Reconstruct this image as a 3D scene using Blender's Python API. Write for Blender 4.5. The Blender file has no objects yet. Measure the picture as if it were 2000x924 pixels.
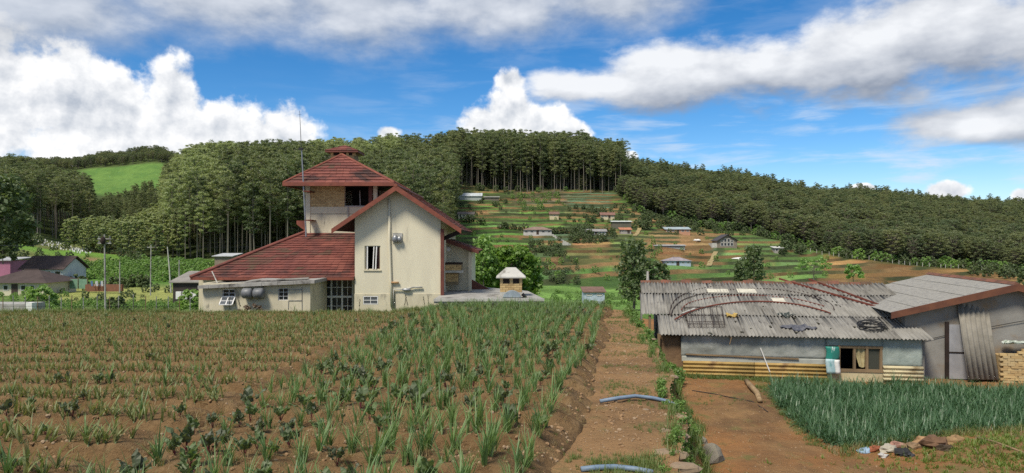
import bpy, bmesh, math, random
import numpy as np
from mathutils import Vector, Matrix, Euler
R = math.radians
random.seed(7); np.random.seed(7)
sc = bpy.context.scene
COL = sc.collection
FP, HZ = 1376.0, 470.0            # focal length in photo pixels, horizon row
# ------------------------------------------------------------------ camera
cam_d = bpy.data.cameras.new('camera'); cam = bpy.data.objects.new('camera', cam_d); COL.objects.link(cam)
cam_d.sensor_width = 36.0; cam_d.lens = 36.0 * FP / 2000.0
cam_d.clip_start = 0.1; cam_d.clip_end = 20000
cam_d.shift_y = (HZ - 462.0) / 2000.0
cam.location = (0, 0, 0); cam.rotation_euler = (R(90), 0, 0)
sc.camera = cam
# ------------------------------------------------------------------ render look
sc.view_settings.view_transform = 'Standard'; sc.view_settings.look = 'None'
sc.view_settings.gamma = 1.0; sc.view_settings.exposure = 0.75
sc.view_settings.use_curve_mapping = False
sc.render.engine = 'CYCLES'
sc.cycles.use_denoising = False
sc.cycles.max_bounces = 6; sc.cycles.diffuse_bounces = 4; sc.cycles.glossy_bounces = 2
sc.cycles.transmission_bounces = 4; sc.cycles.transparent_max_bounces = 6
# ------------------------------------------------------------------ sun
SUN_EL, SUN_AZ = 55.0, -146.0      # degrees; azimuth from +Y (view direction) towards +X
sun_d = bpy.data.lights.new('sun', 'SUN'); sun = bpy.data.objects.new('sun', sun_d); COL.objects.link(sun)
sun_d.energy = 2.7; sun_d.angle = R(14.0); sun_d.color = (1.0, 0.92, 0.79)
_sd = Vector((math.sin(R(SUN_AZ)) * math.cos(R(SUN_EL)), math.cos(R(SUN_AZ)) * math.cos(R(SUN_EL)), math.sin(R(SUN_EL))))
sun.rotation_euler = _sd.to_track_quat('Z', 'Y').to_euler()
sun.location = (-30, -40, 60)

# ------------------------------------------------------------------ node expression helper
class NT:
    """tiny expression builder over a node tree"""
    def __init__(s, nt): s.nt = nt
    def n(s, t): return s.nt.nodes.new(t)
    def val(s, x, sock):
        if isinstance(x, Ex): s.nt.links.new(x.s, sock)
        else: sock.default_value = x
    def m(s, op, a, b=None, c=None, clamp=False):
        nd = s.n('ShaderNodeMath'); nd.operation = op; nd.use_clamp = clamp
        s.val(a, nd.inputs[0])
        if b is not None: s.val(b, nd.inputs[1])
        if c is not None: s.val(c, nd.inputs[2])
        return Ex(s, nd.outputs[0])
    def xyz(s, x, y, z=0.0):
        nd = s.n('ShaderNodeCombineXYZ')
        for i, q in enumerate((x, y, z)): s.val(q, nd.inputs[i])
        return Ex(s, nd.outputs[0])
    def noise(s, vec, scale, detail=6, rough=0.55, lac=2.0, dist=0.0):
        nd = s.n('ShaderNodeTexNoise'); nd.noise_dimensions = '3D'
        s.nt.links.new(vec.s, nd.inputs['Vector'])
        nd.inputs['Scale'].default_value = scale; nd.inputs['Detail'].default_value = detail
        nd.inputs['Roughness'].default_value = rough; nd.inputs['Lacunarity'].default_value = lac
        nd.inputs['Distortion'].default_value = dist
        return Ex(s, nd.outputs[0])
    def voro(s, vec, scale, feature='F1', out=0):
        nd = s.n('ShaderNodeTexVoronoi'); nd.feature = feature
        s.nt.links.new(vec.s, nd.inputs['Vector']); nd.inputs['Scale'].default_value = scale
        return Ex(s, nd.outputs[out])
    def smooth(s, x, a, b):
        nd = s.n('ShaderNodeMapRange'); nd.interpolation_type = 'SMOOTHSTEP'
        s.val(x, nd.inputs[0]); s.val(a, nd.inputs[1]); s.val(b, nd.inputs[2])
        return Ex(s, nd.outputs[0])
    def mix(s, f, a, b, mode='MIX'):
        nd = s.n('ShaderNodeMix'); nd.data_type = 'RGBA'; nd.blend_type = mode
        s.val(f, nd.inputs[0])
        for q, i in ((a, 6), (b, 7)):
            if isinstance(q, Ex): s.nt.links.new(q.s, nd.inputs[i])
            else: nd.inputs[i].default_value = (*q[:3], 1.0)
        return Ex(s, nd.outputs[2])
    def bright(s, col, f):
        nd = s.n('ShaderNodeVectorMath'); nd.operation = 'SCALE'
        s.nt.links.new(col.s, nd.inputs[0]); s.val(f, nd.inputs[3])
        return Ex(s, nd.outputs[0])
    def vmul(s, v, t):
        nd = s.n('ShaderNodeVectorMath'); nd.operation = 'MULTIPLY'
        s.nt.links.new(v.s, nd.inputs[0]); nd.inputs[1].default_value = t
        return Ex(s, nd.outputs[0])
    def vadd(s, v, t):
        nd = s.n('ShaderNodeVectorMath'); nd.operation = 'ADD'
        s.nt.links.new(v.s, nd.inputs[0])
        if isinstance(t, Ex): s.nt.links.new(t.s, nd.inputs[1])
        else: nd.inputs[1].default_value = t
        return Ex(s, nd.outputs[0])
    def sep(s, v):
        nd = s.n('ShaderNodeSeparateXYZ'); s.nt.links.new(v.s, nd.inputs[0])
        return [Ex(s, o) for o in nd.outputs]
class Ex:
    def __init__(s, t, sock): s.t, s.s = t, sock
    def __add__(s, o): return s.t.m('ADD', s, o)
    __radd__ = __add__
    def __mul__(s, o): return s.t.m('MULTIPLY', s, o)
    __rmul__ = __mul__
    def __sub__(s, o): return s.t.m('SUBTRACT', s, o)
    def __rsub__(s, o): return s.t.m('SUBTRACT', o, s)
    def __truediv__(s, o): return s.t.m('DIVIDE', s, o)
    def max(s, o): return s.t.m('MAXIMUM', s, o)
    def min(s, o): return s.t.m('MINIMUM', s, o)

# ------------------------------------------------------------------ sky with clouds
world = bpy.data.worlds.new('World'); sc.world = world; world.use_nodes = True
wn = world.node_tree; wn.nodes.clear(); T = NT(wn)
sky = T.n('ShaderNodeTexSky'); sky.sky_type = 'NISHITA'; sky.sun_disc = False
sky.sun_elevation = R(SUN_EL); sky.sun_rotation = R(SUN_AZ % 360)
sky.altitude = 1900; sky.air_density = 1.0; sky.dust_density = 0.2; sky.ozone_density = 3.0
hs = T.n('ShaderNodeHueSaturation'); hs.inputs['Saturation'].default_value = 1.35; hs.inputs['Value'].default_value = 0.82
wn.links.new(sky.outputs[0], hs.inputs['Color'])
skyc = Ex(T, hs.outputs[0])
tc = T.n('ShaderNodeTexCoord')
dx, dy, dz = T.sep(Ex(T, tc.outputs['Generated']))
az = T.m('ARCTAN2', dx, dy) * 57.29578
el = T.m('ARCSINE', dz) * 57.29578
P0 = T.xyz(az, el, 0.0)
def sky_blob(px, py, rx, ry):
    t = (px - 1000.0) / FP; a = math.atan(t); ca = math.cos(a)
    e = math.atan((HZ - py) / FP * ca)
    return math.degrees(a), math.degrees(e), math.degrees(rx / FP * ca * ca), math.degrees(ry / FP * ca)
def field(p, blobs):
    x, y, _ = T.sep(p); acc = None
    for b in blobs:
        a, e, ra, re = sky_blob(*b)
        u = (x - a) * (1.0 / ra); v = (y - e) * (1.0 / re)
        q = 1.0 - T.m('SQRT', u * u + v * v)
        acc = q if acc is None else T.m('SMOOTH_MAX', acc, q, 0.25)
    return acc
CUM = [(20,190,190,150),(150,200,130,140),(235,215,95,110),(335,235,80,115),(440,275,120,95),(560,275,85,85),(250,290,330,80),
       (997,160,36,28),(1000,215,50,60),(955,255,62,60),(1050,250,80,60),(1118,270,48,40),
       (760,262,27,18),(1225,308,22,16),(1850,374,50,20),(1995,382,30,18),(1685,368,28,10)]
TOP = [(60,0,330,95),(430,0,300,80),(720,-5,250,98),(980,5,240,75),(1190,0,160,62)]
RGT = [(1170,170,170,38),(1330,152,190,64),(1500,128,190,84),(1680,102,220,100),(1880,70,250,130),(2120,80,260,170),(1900,245,180,44),(2050,225,170,72)]
# clouds go on, at random, beyond the view, thickened there to whiten the fill
off = T.m('MAXIMUM', T.m('ABSOLUTE', az) - 44.0, el - 21.0)
offm = T.smooth(off, 0.0, 8.0)
ng = T.noise(T.vadd(T.vmul(P0, (1.0, 1.6, 1.0)), (31.0, 7.0, 3.0)), 0.045, 7, 0.55)
gen = (ng - 0.40) * 4.0
fC = T.m('MAXIMUM', field(P0, CUM), -1.0)
nC = T.noise(P0, 0.33, 8, 0.57); nC2 = T.noise(T.vadd(P0, (-0.45, 0.95, 0.0)), 0.33, 5, 0.57)
nF = T.noise(P0, 1.5, 5, 0.6)
dC = fC + (nC - 0.5) * 1.7 + (nF - 0.5) * 0.16
dC2 = dC + (nC2 - nC) * 1.7 - (nF - 0.5) * 0.18
aC = T.smooth(dC, -0.02, 0.34) * (1.0 - offm)
relief = T.m('ADD', (dC - dC2) * 1.5, 0.55, clamp=True)
core = T.smooth(dC, 0.1, 1.3)
litC = T.m('ADD', relief * 1.0 + 0.30, core * -0.42, clamp=True)
colC = T.mix(litC, (2.7, 3.05, 3.6), (6.5, 6.5, 6.5))
PS = T.vmul(P0, (0.55, 1.0, 1.0)); nS = T.noise(PS, 0.22, 8, 0.58); nS2 = T.noise(T.vadd(PS, (-0.4, 1.0, 0.0)), 0.22, 4, 0.58)
dT = T.m('MAXIMUM', field(P0, TOP), -1.0) + (nS - 0.5) * 2.0
dS = T.m('MAXIMUM', field(P0, RGT), -1.0) + (nS - 0.5) * 2.4
dS2 = T.m('MAXIMUM', field(T.vadd(P0, (-0.5, 2.2, 0.0)), RGT), -1.0) + (nS2 - 0.5) * 2.4
aT = T.smooth(dT, -0.40, 0.75) * 0.86
aS = T.m('MAXIMUM', T.m('MAXIMUM', T.smooth(dS, -0.16, 0.46), aT) * (1.0 - offm), T.smooth(gen, 0.0, 0.6) * offm)
litS = T.m('ADD', (dS - dS2) * 0.70 + 0.40, T.smooth(dS, 0.2, 1.2) * 0.10, clamp=True)
litT = T.m('ADD', (nS - nS2) * 1.6 + 0.40, T.smooth(dT, 0.1, 1.0) * 0.30, clamp=True)
sel = T.smooth(dS - dT, -0.3, 0.3)
colS = T.mix(sel, T.mix(litT, (1.7, 2.0, 2.5), (5.2, 5.3, 5.45)), T.mix(litS, (1.75, 2.0, 2.5), (5.6, 5.7, 5.85)))
nc = T.noise(T.vmul(P0, (0.16, 1.0, 1.0)), 0.75, 7, 0.6, dist=0.4)
nc2 = T.noise(P0, 0.09, 3, 0.5)
low = T.smooth(el, 16.0, 4.0)
aH = T.smooth(nc + (nc2 - 0.5) * 0.8, 0.43, 0.74) * 0.85 * (low * 0.85 + 0.15) * T.smooth(az, -25.0, 8.0)
haz = T.smooth(el, 7.0, -1.0) * 0.42
c1 = T.mix(haz, skyc, (3.4, 4.3, 5.4))
c1 = T.mix(aH, c1, (4.5, 4.9, 5.4))
c2 = T.mix(aC, c1, colC)
c3 = T.mix(aS * 0.96, c2, colS)
bg = T.n('ShaderNodeBackground'); bg.inputs['Strength'].default_value = 0.1
wn.links.new(c3.s, bg.inputs['Color'])
wo = T.n('ShaderNodeOutputWorld'); wn.links.new(bg.outputs[0], wo.inputs['Surface'])
world.cycles.sampling_method = 'MANUAL'; world.cycles.sample_map_resolution = 512

# ================================================================== helpers
ORG = {}
def P(px, py, Y):
    """a photo pixel at depth Y metres -> world point"""
    return Vector(((px - 1000.0) / FP * Y, Y, (HZ - py) / FP * Y))
def tag(o, label=None, cat=None, group=None, kind=None):
    if label: o['label'] = label
    if cat: o['category'] = cat
    if group: o['group'] = group
    if kind: o['kind'] = kind
    return o
def thing(name, label, cat, loc, group=None):
    o = bpy.data.objects.new(name, None); COL.objects.link(o); o.location = loc
    o.empty_display_size = 0.2; ORG[o] = Vector(loc)
    return tag(o, label, cat, group)
def link_mesh(name, me, parent=None, loc=None):
    o = bpy.data.objects.new(name, me); COL.objects.link(o)
    if parent is not None:
        o.parent = parent; ORG[o] = ORG[parent]
    if loc is not None: o.location = loc
    return o
class MB:
    """collects faces, built as ONE mesh object"""
    def __init__(s): s.v = []; s.f = []; s.mi = []; s.cur = 0
    def add(s, vs, fs):
        b = len(s.v); s.v += [tuple(q) for q in vs]
        for q in fs: s.f.append(tuple(b + i for i in q)); s.mi.append(s.cur)
        return s
    def box(s, x0, x1, y0, y1, z0, z1):
        return s.add([(x0,y0,z0),(x1,y0,z0),(x1,y1,z0),(x0,y1,z0),(x0,y0,z1),(x1,y0,z1),(x1,y1,z1),(x0,y1,z1)],
              [(0,3,2,1),(4,5,6,7),(0,1,5,4),(1,2,6,5),(2,3,7,6),(3,0,4,7)])
    def poly(s, pts): return s.add(pts, [tuple(range(len(pts)))])
    def slab(s, pts, off):
        """closed solid: polygon pts extruded by vector off"""
        n = len(pts); off = Vector(off); a = [Vector(p) for p in pts]
        return s.add(a + [p + off for p in a], [tuple(range(n))[::-1], tuple(range(n, 2*n))] + [(i, (i+1) % n, n + (i+1) % n, n + i) for i in range(n)])
    def bar(s, a, b, w, h=None):
        a = Vector(a); b = Vector(b); h = h or w
        d = (b - a).normalized(); u = d.cross(Vector((0,0,1)))
        if u.length < 1e-3: u = Vector((1,0,0))
        u.normalize(); v = u.cross(d)
        q = []
        for p in (a, b):
            for i, j in ((-1,-1),(1,-1),(1,1),(-1,1)): q.append(p + u*(w/2*i) + v*(h/2*j))
        return s.add(q, [(0,1,2,3),(7,6,5,4),(0,4,5,1),(1,5,6,2),(2,6,7,3),(3,7,4,0)])
    def tube(s, pts, r, n=6, cap=True):
        pts = [Vector(p) for p in pts]; m = len(pts)
        rs = r if isinstance(r, (list, tuple)) else [r] * m
        vs = []; ref = Vector((0.13, 0.37, 0.92))
        for i, p in enumerate(pts):
            d = (pts[min(i+1, m-1)] - pts[max(i-1, 0)]).normalized()
            u = d.cross(ref)
            if u.length < 0.05: u = d.cross(Vector((1, 0, 0)))
            u.normalize(); v = d.cross(u)
            for k in range(n):
                a = 2*math.pi*k/n; vs.append(p + (u*math.cos(a) + v*math.sin(a))*rs[i])
        fs = [(i*n+k, i*n+(k+1) % n, (i+1)*n+(k+1) % n, (i+1)*n+k) for i in range(m-1) for k in range(n)]
        if cap: fs += [tuple(range(n))[::-1], tuple((m-1)*n + k for k in range(n))]
        return s.add(vs, fs)
    def lump(s, c, r, n=8, m=5, jit=0.18, rng=random):
        """rounded irregular solid"""
        c = Vector(c); r = (r, r, r) if not isinstance(r, (tuple, list)) else r
        vs = [c + Vector((0, 0, -r[2]))]
        for j in range(1, m):
            t = math.pi*j/m
            for k in range(n):
                a = 2*math.pi*k/n; q = 1 + rng.uniform(-jit, jit)
                vs.append(c + Vector((r[0]*math.sin(t)*math.cos(a)*q, r[1]*math.sin(t)*math.sin(a)*q, -r[2]*math.cos(t)*q)))
        vs.append(c + Vector((0, 0, r[2])))
        fs = [(0, 1+(k+1) % n, 1+k) for k in range(n)]
        for j in range(m-2):
            for k in range(n):
                a = 1 + j*n; fs.append((a+k, a+(k+1) % n, a+n+(k+1) % n, a+n+k))
        a = 1 + (m-2)*n; L = len(vs)-1
        fs += [(a+k, a+(k+1) % n, L) for k in range(n)]
        return s.add(vs, fs)
    def build(s, name, mats, parent=None, origin=None, smooth=False):
        if not isinstance(mats, (list, tuple)): mats = [mats]
        if parent is not None: o = ORG[parent]
        elif origin is not None: o = Vector(origin)
        else:
            A = np.array(s.v); o = Vector(((A[:,0].min()+A[:,0].max())/2, (A[:,1].min()+A[:,1].max())/2, A[:,2].min()))
        me = bpy.data.meshes.new(name)
        me.from_pydata([(x-o[0], y-o[1], z-o[2]) for x, y, z in s.v], [], s.f)
        for m in mats: me.materials.append(m)
        if len(mats) > 1: me.polygons.foreach_set('material_index', s.mi)
        if smooth: me.polygons.foreach_set('use_smooth', [True]*len(me.polygons))
        me.update()
        ob = link_mesh(name, me, parent, None if parent is not None else o)
        if parent is None: ORG[ob] = Vector(o)
        return ob
def np_mesh(name, V, F, mats, mi=None, smooth=False):
    """mesh data from numpy arrays (V n x 3, F m x 4 or m x 3)"""
    me = bpy.data.meshes.new(name); k = F.shape[1]
    me.vertices.add(len(V)); me.vertices.foreach_set('co', np.ascontiguousarray(V, dtype=np.float32).ravel())
    me.loops.add(F.size); me.loops.foreach_set('vertex_index', np.ascontiguousarray(F, dtype=np.int32).ravel())
    me.polygons.add(len(F)); me.polygons.foreach_set('loop_start', np.arange(0, F.size, k, dtype=np.int32))
    if mi is not None: me.polygons.foreach_set('material_index', np.asarray(mi, dtype=np.int32))
    if smooth: me.polygons.foreach_set('use_smooth', np.ones(len(F), dtype=bool))
    for m in (mats if isinstance(mats, (list, tuple)) else [mats]): me.materials.append(m)
    me.update(calc_edges=True); me.validate(); return me
def grid_faces(nr, nc):
    a = (np.arange(nr-1)[:, None]*nc + np.arange(nc-1)[None, :]).ravel()
    return np.stack([a, a+1, a+nc+1, a+nc], 1)
# value noise in numpy
_perm = np.random.RandomState(3).rand(257, 257)
def vnoise(x, y):
    x = np.asarray(x, float); y = np.asarray(y, float)
    xi = np.floor(x).astype(int); yi = np.floor(y).astype(int); fx = x-xi; fy = y-yi
    fx = fx*fx*(3-2*fx); fy = fy*fy*(3-2*fy)
    g = lambda i, j: _perm[i % 257, j % 257]
    return (g(xi, yi)*(1-fx)+g(xi+1, yi)*fx)*(1-fy)+(g(xi, yi+1)*(1-fx)+g(xi+1, yi+1)*fx)*fy
def fbm(x, y, o=4):
    s = 0; a = 0.5; x = np.asarray(x, float); y = np.asarray(y, float)
    for i in range(o): s = s + a*(vnoise(x, y)-0.5)*2; x = x*2.03+17.1; y = y*2.03+5.7; a *= 0.5
    return s
def sstep(a, b, x):
    t = np.clip((x-a)/(b-a), 0, 1); return t*t*(3-2*t)

# ================================================================== materials
MATS = {}
def mat(name, c1, c2=None, scale=3.0, rough=0.85, bump=0.0, bscale=None, c3=None, s3=0.7, t3=(0.55, 0.7), stretch=(1,1,1), metal=0.0, spec=0.3, detail=6):
    """two-tone noisy surface with optional third stain colour and bump"""
    if name in MATS: return MATS[name]
    m = bpy.data.materials.new(name); m.use_nodes = True; nt = m.node_tree; t = NT(nt)
    b = nt.nodes['Principled BSDF']; b.inputs['Roughness'].default_value = rough; b.inputs['Metallic'].default_value = metal
    b.inputs['Specular IOR Level'].default_value = spec
    tcn = t.n('ShaderNodeTexCoord'); v = t.vmul(Ex(t, tcn.outputs['Object']), stretch)
    if c2 is None: c2 = tuple(q*0.8 for q in c1)
    f = t.smooth(t.noise(v, scale, detail, 0.62), 0.33, 0.67)
    c = t.mix(f, c1, c2)
    if c3 is not None:
        g = t.smooth(t.noise(t.vadd(v, (5.2, 1.3, 9.1)), s3, 8, 0.65), t3[0], t3[1])
        c = t.mix(g, c, c3)
    nt.links.new(c.s, b.inputs['Base Color'])
    if bump > 0:
        bn = t.n('ShaderNodeBump'); bn.inputs['Strength'].default_value = 1.0; bn.inputs['Distance'].default_value = bump
        h = t.noise(v, bscale or scale*4, 6, 0.65)
        nt.links.new(h.s, bn.inputs['Height']); nt.links.new(bn.outputs[0], b.inputs['Normal'])
    MATS[name] = m; return m
def leafmat(name, cols, trans=0.3, nscale=0.6, rough=0.6, gloss=0.035):
    """foliage: colour differs from plant to plant and from leaf clump to leaf clump"""
    if name in MATS: return MATS[name]
    m = bpy.data.materials.new(name); m.use_nodes = True; nt = m.node_tree; t = NT(nt)
    out = nt.nodes['Material Output']; nt.nodes.remove(nt.nodes['Principled BSDF'])
    oi = t.n('ShaderNodeObjectInfo'); rnd = Ex(t, oi.outputs['Random'])
    tcn = t.n('ShaderNodeTexCoord'); v = Ex(t, tcn.outputs['Object'])
    n1 = t.smooth(t.noise(v, nscale, 3, 0.6), 0.3, 0.7)
    c = t.mix(rnd, cols[0], cols[1]); c = t.mix(n1*0.75, c, cols[2])
    d = t.n('ShaderNodeBsdfDiffuse'); tr = t.n('ShaderNodeBsdfTranslucent'); gl = t.n('ShaderNodeBsdfGlossy')
    gl.inputs['Roughness'].default_value = rough; gl.inputs['Color'].default_value = (1, 1, 1, 1)
    nt.links.new(c.s, d.inputs['Color']); nt.links.new(t.mix(1.0, c, (1.0, 1.0, 0.6), 'MULTIPLY').s, tr.inputs['Color'])
    a = t.n('ShaderNodeMixShader'); a.inputs[0].default_value = trans
    nt.links.new(d.outputs[0], a.inputs[1]); nt.links.new(tr.outputs[0], a.inputs[2])
    g2 = t.n('ShaderNodeMixShader'); g2.inputs[0].default_value = gloss
    nt.links.new(a.outputs[0], g2.inputs[1]); nt.links.new(gl.outputs[0], g2.inputs[2])
    nt.links.new(g2.outputs[0], out.inputs['Surface'])
    MATS[name] = m; return m
def glassmat(name, tint=(0.02, 0.025, 0.03)):
    if name in MATS: return MATS[name]
    m = bpy.data.materials.new(name); m.use_nodes = True; b = m.node_tree.nodes['Principled BSDF']
    b.inputs['Base Color'].default_value = (*tint, 1); b.inputs['Roughness'].default_value = 0.08
    b.inputs['Specular IOR Level'].default_value = 0.6
    MATS[name] = m; return m
W = {}
W['cream'] = mat('cream_plaster', (0.68,0.63,0.47), (0.62,0.57,0.43), 0.8, 0.9, 0.004, 30, c3=(0.40,0.365,0.275), s3=0.8, t3=(0.54,0.80), stretch=(1.6,1.6,.35))
W['cream_dirty'] = mat('cream_plaster_weathered', (0.62,0.56,0.41), (0.52,0.47,0.34), 1.0, 0.92, 0.005, 25, c3=(0.16,0.15,0.12), s3=0.9, t3=(0.56,0.72), stretch=(1.6,1.6,0.55))
W['tile'] = mat('red_clay_tile', (0.195,0.062,0.046), (0.135,0.046,0.037), 1.1, 0.75, 0.006, 14, c3=(0.055,0.03,0.026), s3=0.42, t3=(0.48,0.66), stretch=(1,1,1.5))
W['tile2'] = mat('red_clay_tile_faded', (0.235,0.080,0.058), (0.17,0.057,0.044), 1.1, 0.75, 0.006, 14, c3=(0.09,0.04,0.03), s3=0.42, t3=(0.50,0.68), stretch=(1,1,1.5))
W['tile_moss'] = mat('red_clay_tile_mossy', (0.13,0.05,0.04), (0.10,0.065,0.04), 1.3, 0.85, 0.006, 14, c3=(0.05,0.035,0.025), s3=0.5)
W['barge'] = mat('red_brown_paint', (0.24,0.075,0.045), (0.17,0.054,0.036), 1.5, 0.6, 0.002, 20, c3=(0.10,0.035,0.025), s3=1.2)
W['brown'] = mat('brown_paint', (0.15,0.05,0.035), (0.11,0.04,0.03), 2, 0.65)
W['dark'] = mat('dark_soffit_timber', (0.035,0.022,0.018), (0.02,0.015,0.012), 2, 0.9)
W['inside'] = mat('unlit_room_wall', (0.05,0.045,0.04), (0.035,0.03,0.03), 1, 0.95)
W['brick'] = mat('buff_brick', (0.58,0.42,0.20), (0.48,0.34,0.16), 2.3, 0.9, 0.006, 30)
W['brick2'] = mat('buff_brick_darker', (0.46,0.32,0.15), (0.38,0.26,0.12), 2.3, 0.9, 0.006, 30)
W['mortar'] = mat('mortar', (0.26,0.20,0.12), (0.19,0.15,0.09), 3, 0.95)
W['white'] = mat('white_paint', (0.74,0.73,0.70), (0.62,0.61,0.58), 2, 0.6)
W['conc'] = mat('weathered_concrete', (0.38,0.37,0.34), (0.27,0.26,0.24), 1.2, 0.95, 0.008, 20, c3=(0.11,0.10,0.09), s3=0.8, t3=(0.50,0.66))
W['conc_light'] = mat('pale_concrete', (0.50,0.49,0.44), (0.40,0.39,0.35), 1.2, 0.95, 0.006, 20, c3=(0.2,0.19,0.16), s3=0.9)
W['asb'] = mat('weathered_fibre_cement', (0.225,0.213,0.188), (0.155,0.147,0.128), 1.4, 0.95, 0.004, 40, c3=(0.085,0.08,0.072), s3=1.5, t3=(0.52,0.70), stretch=(1.0,0.7,1))
W['asb2'] = mat('pale_fibre_cement', (0.28,0.268,0.238), (0.205,0.195,0.172), 1.8, 0.95, 0.004, 40, c3=(0.14,0.13,0.12), s3=1.6, t3=(0.54,0.70), stretch=(1.0,0.5,1))
W['asb3'] = mat('grainy_fibre_cement', (0.31,0.298,0.265), (0.235,0.225,0.20), 9, 0.95, 0.006, 60, c3=(0.17,0.165,0.155), s3=5, t3=(0.54,0.68))
W['cement'] = mat('grey_render', (0.27,0.26,0.235), (0.20,0.19,0.17), 0.9, 0.95, 0.006, 18, c3=(0.24,0.17,0.10), s3=0.6, t3=(0.52,0.70))
W['glass'] = glassmat('dark_window_glass'); W['glass2'] = glassmat('grey_window_glass', (0.10,0.11,0.12))
W['steel'] = mat('dull_grey_metal', (0.34,0.35,0.36), (0.24,0.25,0.26), 3, 0.45, metal=0.6)
W['rust'] = mat('rusty_red_steel', (0.17,0.045,0.028), (0.10,0.03,0.02), 5, 0.8, 0.002, 40)
W['rebar'] = mat('dark_rusty_rod', (0.045,0.03,0.025), (0.03,0.02,0.018), 5, 0.8)
W['black'] = mat('black_rubber', (0.018,0.018,0.02), (0.03,0.03,0.03), 4, 0.6)
W['bark'] = mat('grey_bark', (0.24,0.21,0.16), (0.12,0.10,0.08), 3, 0.95, 0.01, 12, stretch=(1,1,0.2))
W['barkpale'] = mat('pale_eucalypt_bark', (0.22,0.195,0.155), (0.11,0.10,0.08), 0.5, 0.9, stretch=(1,1,0.2))
W['wood'] = mat('weathered_timber', (0.26,0.18,0.10), (0.17,0.12,0.07), 2, 0.9, 0.005, 14, stretch=(1,1,0.3))
W['stone'] = mat('field_stone', (0.27,0.20,0.135), (0.19,0.14,0.09), 2.2, 0.95, 0.02, 7, c3=(0.28,0.17,0.09), s3=1.0)

# ================================================================== terrain
KY = np.array([36,60,100,150,200,250,300,350,400,460,520,600,700,800,900,1500,6000.])
KP = {
-1400:[682,605,585,540,480,440,410,390,380,370,360,350,340,335,335,380,455],
0:    [682,606,588,548,472,432,405,388,375,368,362,358,352,330,322,360,455],
130:  [682,606,585,550,490,468,440,415,400,390,380,370,350,330,325,370,455],
220:  [682,604,582,548,498,478,450,430,412,400,388,370,348,322,312,360,455],
300:  [682,604,582,545,502,465,425,398,385,380,376,362,338,312,302,360,455],
400:  [682,604,582,545,508,462,420,392,378,372,370,365,350,340,335,380,455],
600:  [682,605,585,550,510,465,420,392,375,365,362,360,360,360,360,400,455],
780:  [682,605,588,560,512,468,425,390,365,350,345,345,350,355,360,400,455],
900:  [682,605,588,565,530,482,432,392,362,347,340,340,345,350,360,400,455],
1050: [682,606,590,567,525,485,450,405,368,350,340,338,342,350,360,400,455],
1200: [682,610,592,570,535,497,455,412,372,355,345,345,350,360,365,400,455],
1400: [682,615,600,580,548,510,475,447,412,385,372,368,375,385,390,420,455],
1620: [682,620,605,585,565,532,502,482,450,425,408,400,405,410,415,430,455],
1950: [682,625,610,595,582,556,530,512,488,455,435,422,425,430,435,440,455],
3400: [682,630,620,610,600,580,565,550,530,505,485,470,465,465,465,465,465]}
KX = np.array(sorted(KP)); KT = np.array([KP[k] for k in KX], float)
def base_py(px, Y):
    px = np.clip(np.asarray(px, float), KX[0], KX[-1]); Y = np.clip(np.asarray(Y, float), KY[0], KY[-1])
    px, Y = np.broadcast_arrays(px, Y)
    i = np.clip(np.searchsorted(KX, px, 'right')-1, 0, len(KX)-2); j = np.clip(np.searchsorted(KY, Y, 'right')-1, 0, len(KY)-2)
    u = (px-KX[i])/(KX[i+1]-KX[i]); v = (Y-KY[j])/(KY[j+1]-KY[j]); u = u*u*(3-2*u)
    return (KT[i,j]*(1-u)+KT[i+1,j]*u)*(1-v)+(KT[i,j+1]*(1-u)+KT[i+1,j+1]*u)*v
FBX = [1100,1170,1200,1250,1350,1450,1560,1650,1800,1950,2100,3400]
FBY = [362,364,372,415,440,452,478,500,514,529,540,560]
def fb(px): return np.interp(px, FBX, FBY)          # lower edge of the forest on the right-hand slope
STEP = 1.8
def terr_mask(px, Y):
    b = base_py(px, Y)
    m = sstep(868, 890, px)*sstep(148, 165, Y)*(1-sstep(392, 402, Y))
    return m*sstep(0, 8, b - np.where(px > 1170, fb(px), 300.0))
def terr(px, Y):
    """terrain height, and how far up its terrace step each point lies"""
    px = np.asarray(px, float); Y = np.asarray(Y, float)
    z = (HZ - base_py(px, Y))/FP*Y
    X = (px-1000)/FP*Y
    z = z + fbm(X/40, Y/40, 3)*2.2*sstep(60, 200, Y) + fbm(X/9, Y/9, 3)*0.5*sstep(40, 90, Y)
    q = (z + fbm(X/26+9, Y/60, 2)*1.1)/STEP; fl = np.floor(q); fr = q-fl
    zt = STEP*(fl + 0.62*fr + 0.38*sstep(0.72, 0.90, fr)) - (q*STEP - z)
    m = terr_mask(px, Y)
    return z*(1-m)+zt*m, fr, fl, m
def tz(px, Y): return float(terr(np.array([px], float), np.array([Y], float))[0][0])
def tzX(X, Y): return tz(1000+X/Y*FP, Y)
def y_at(px, py, lo=45, hi=700):
    Ys = np.linspace(lo, hi, 2600); b = base_py(np.full_like(Ys, px), Ys)
    k = np.argmax(b <= py); return float(Ys[k])
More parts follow.
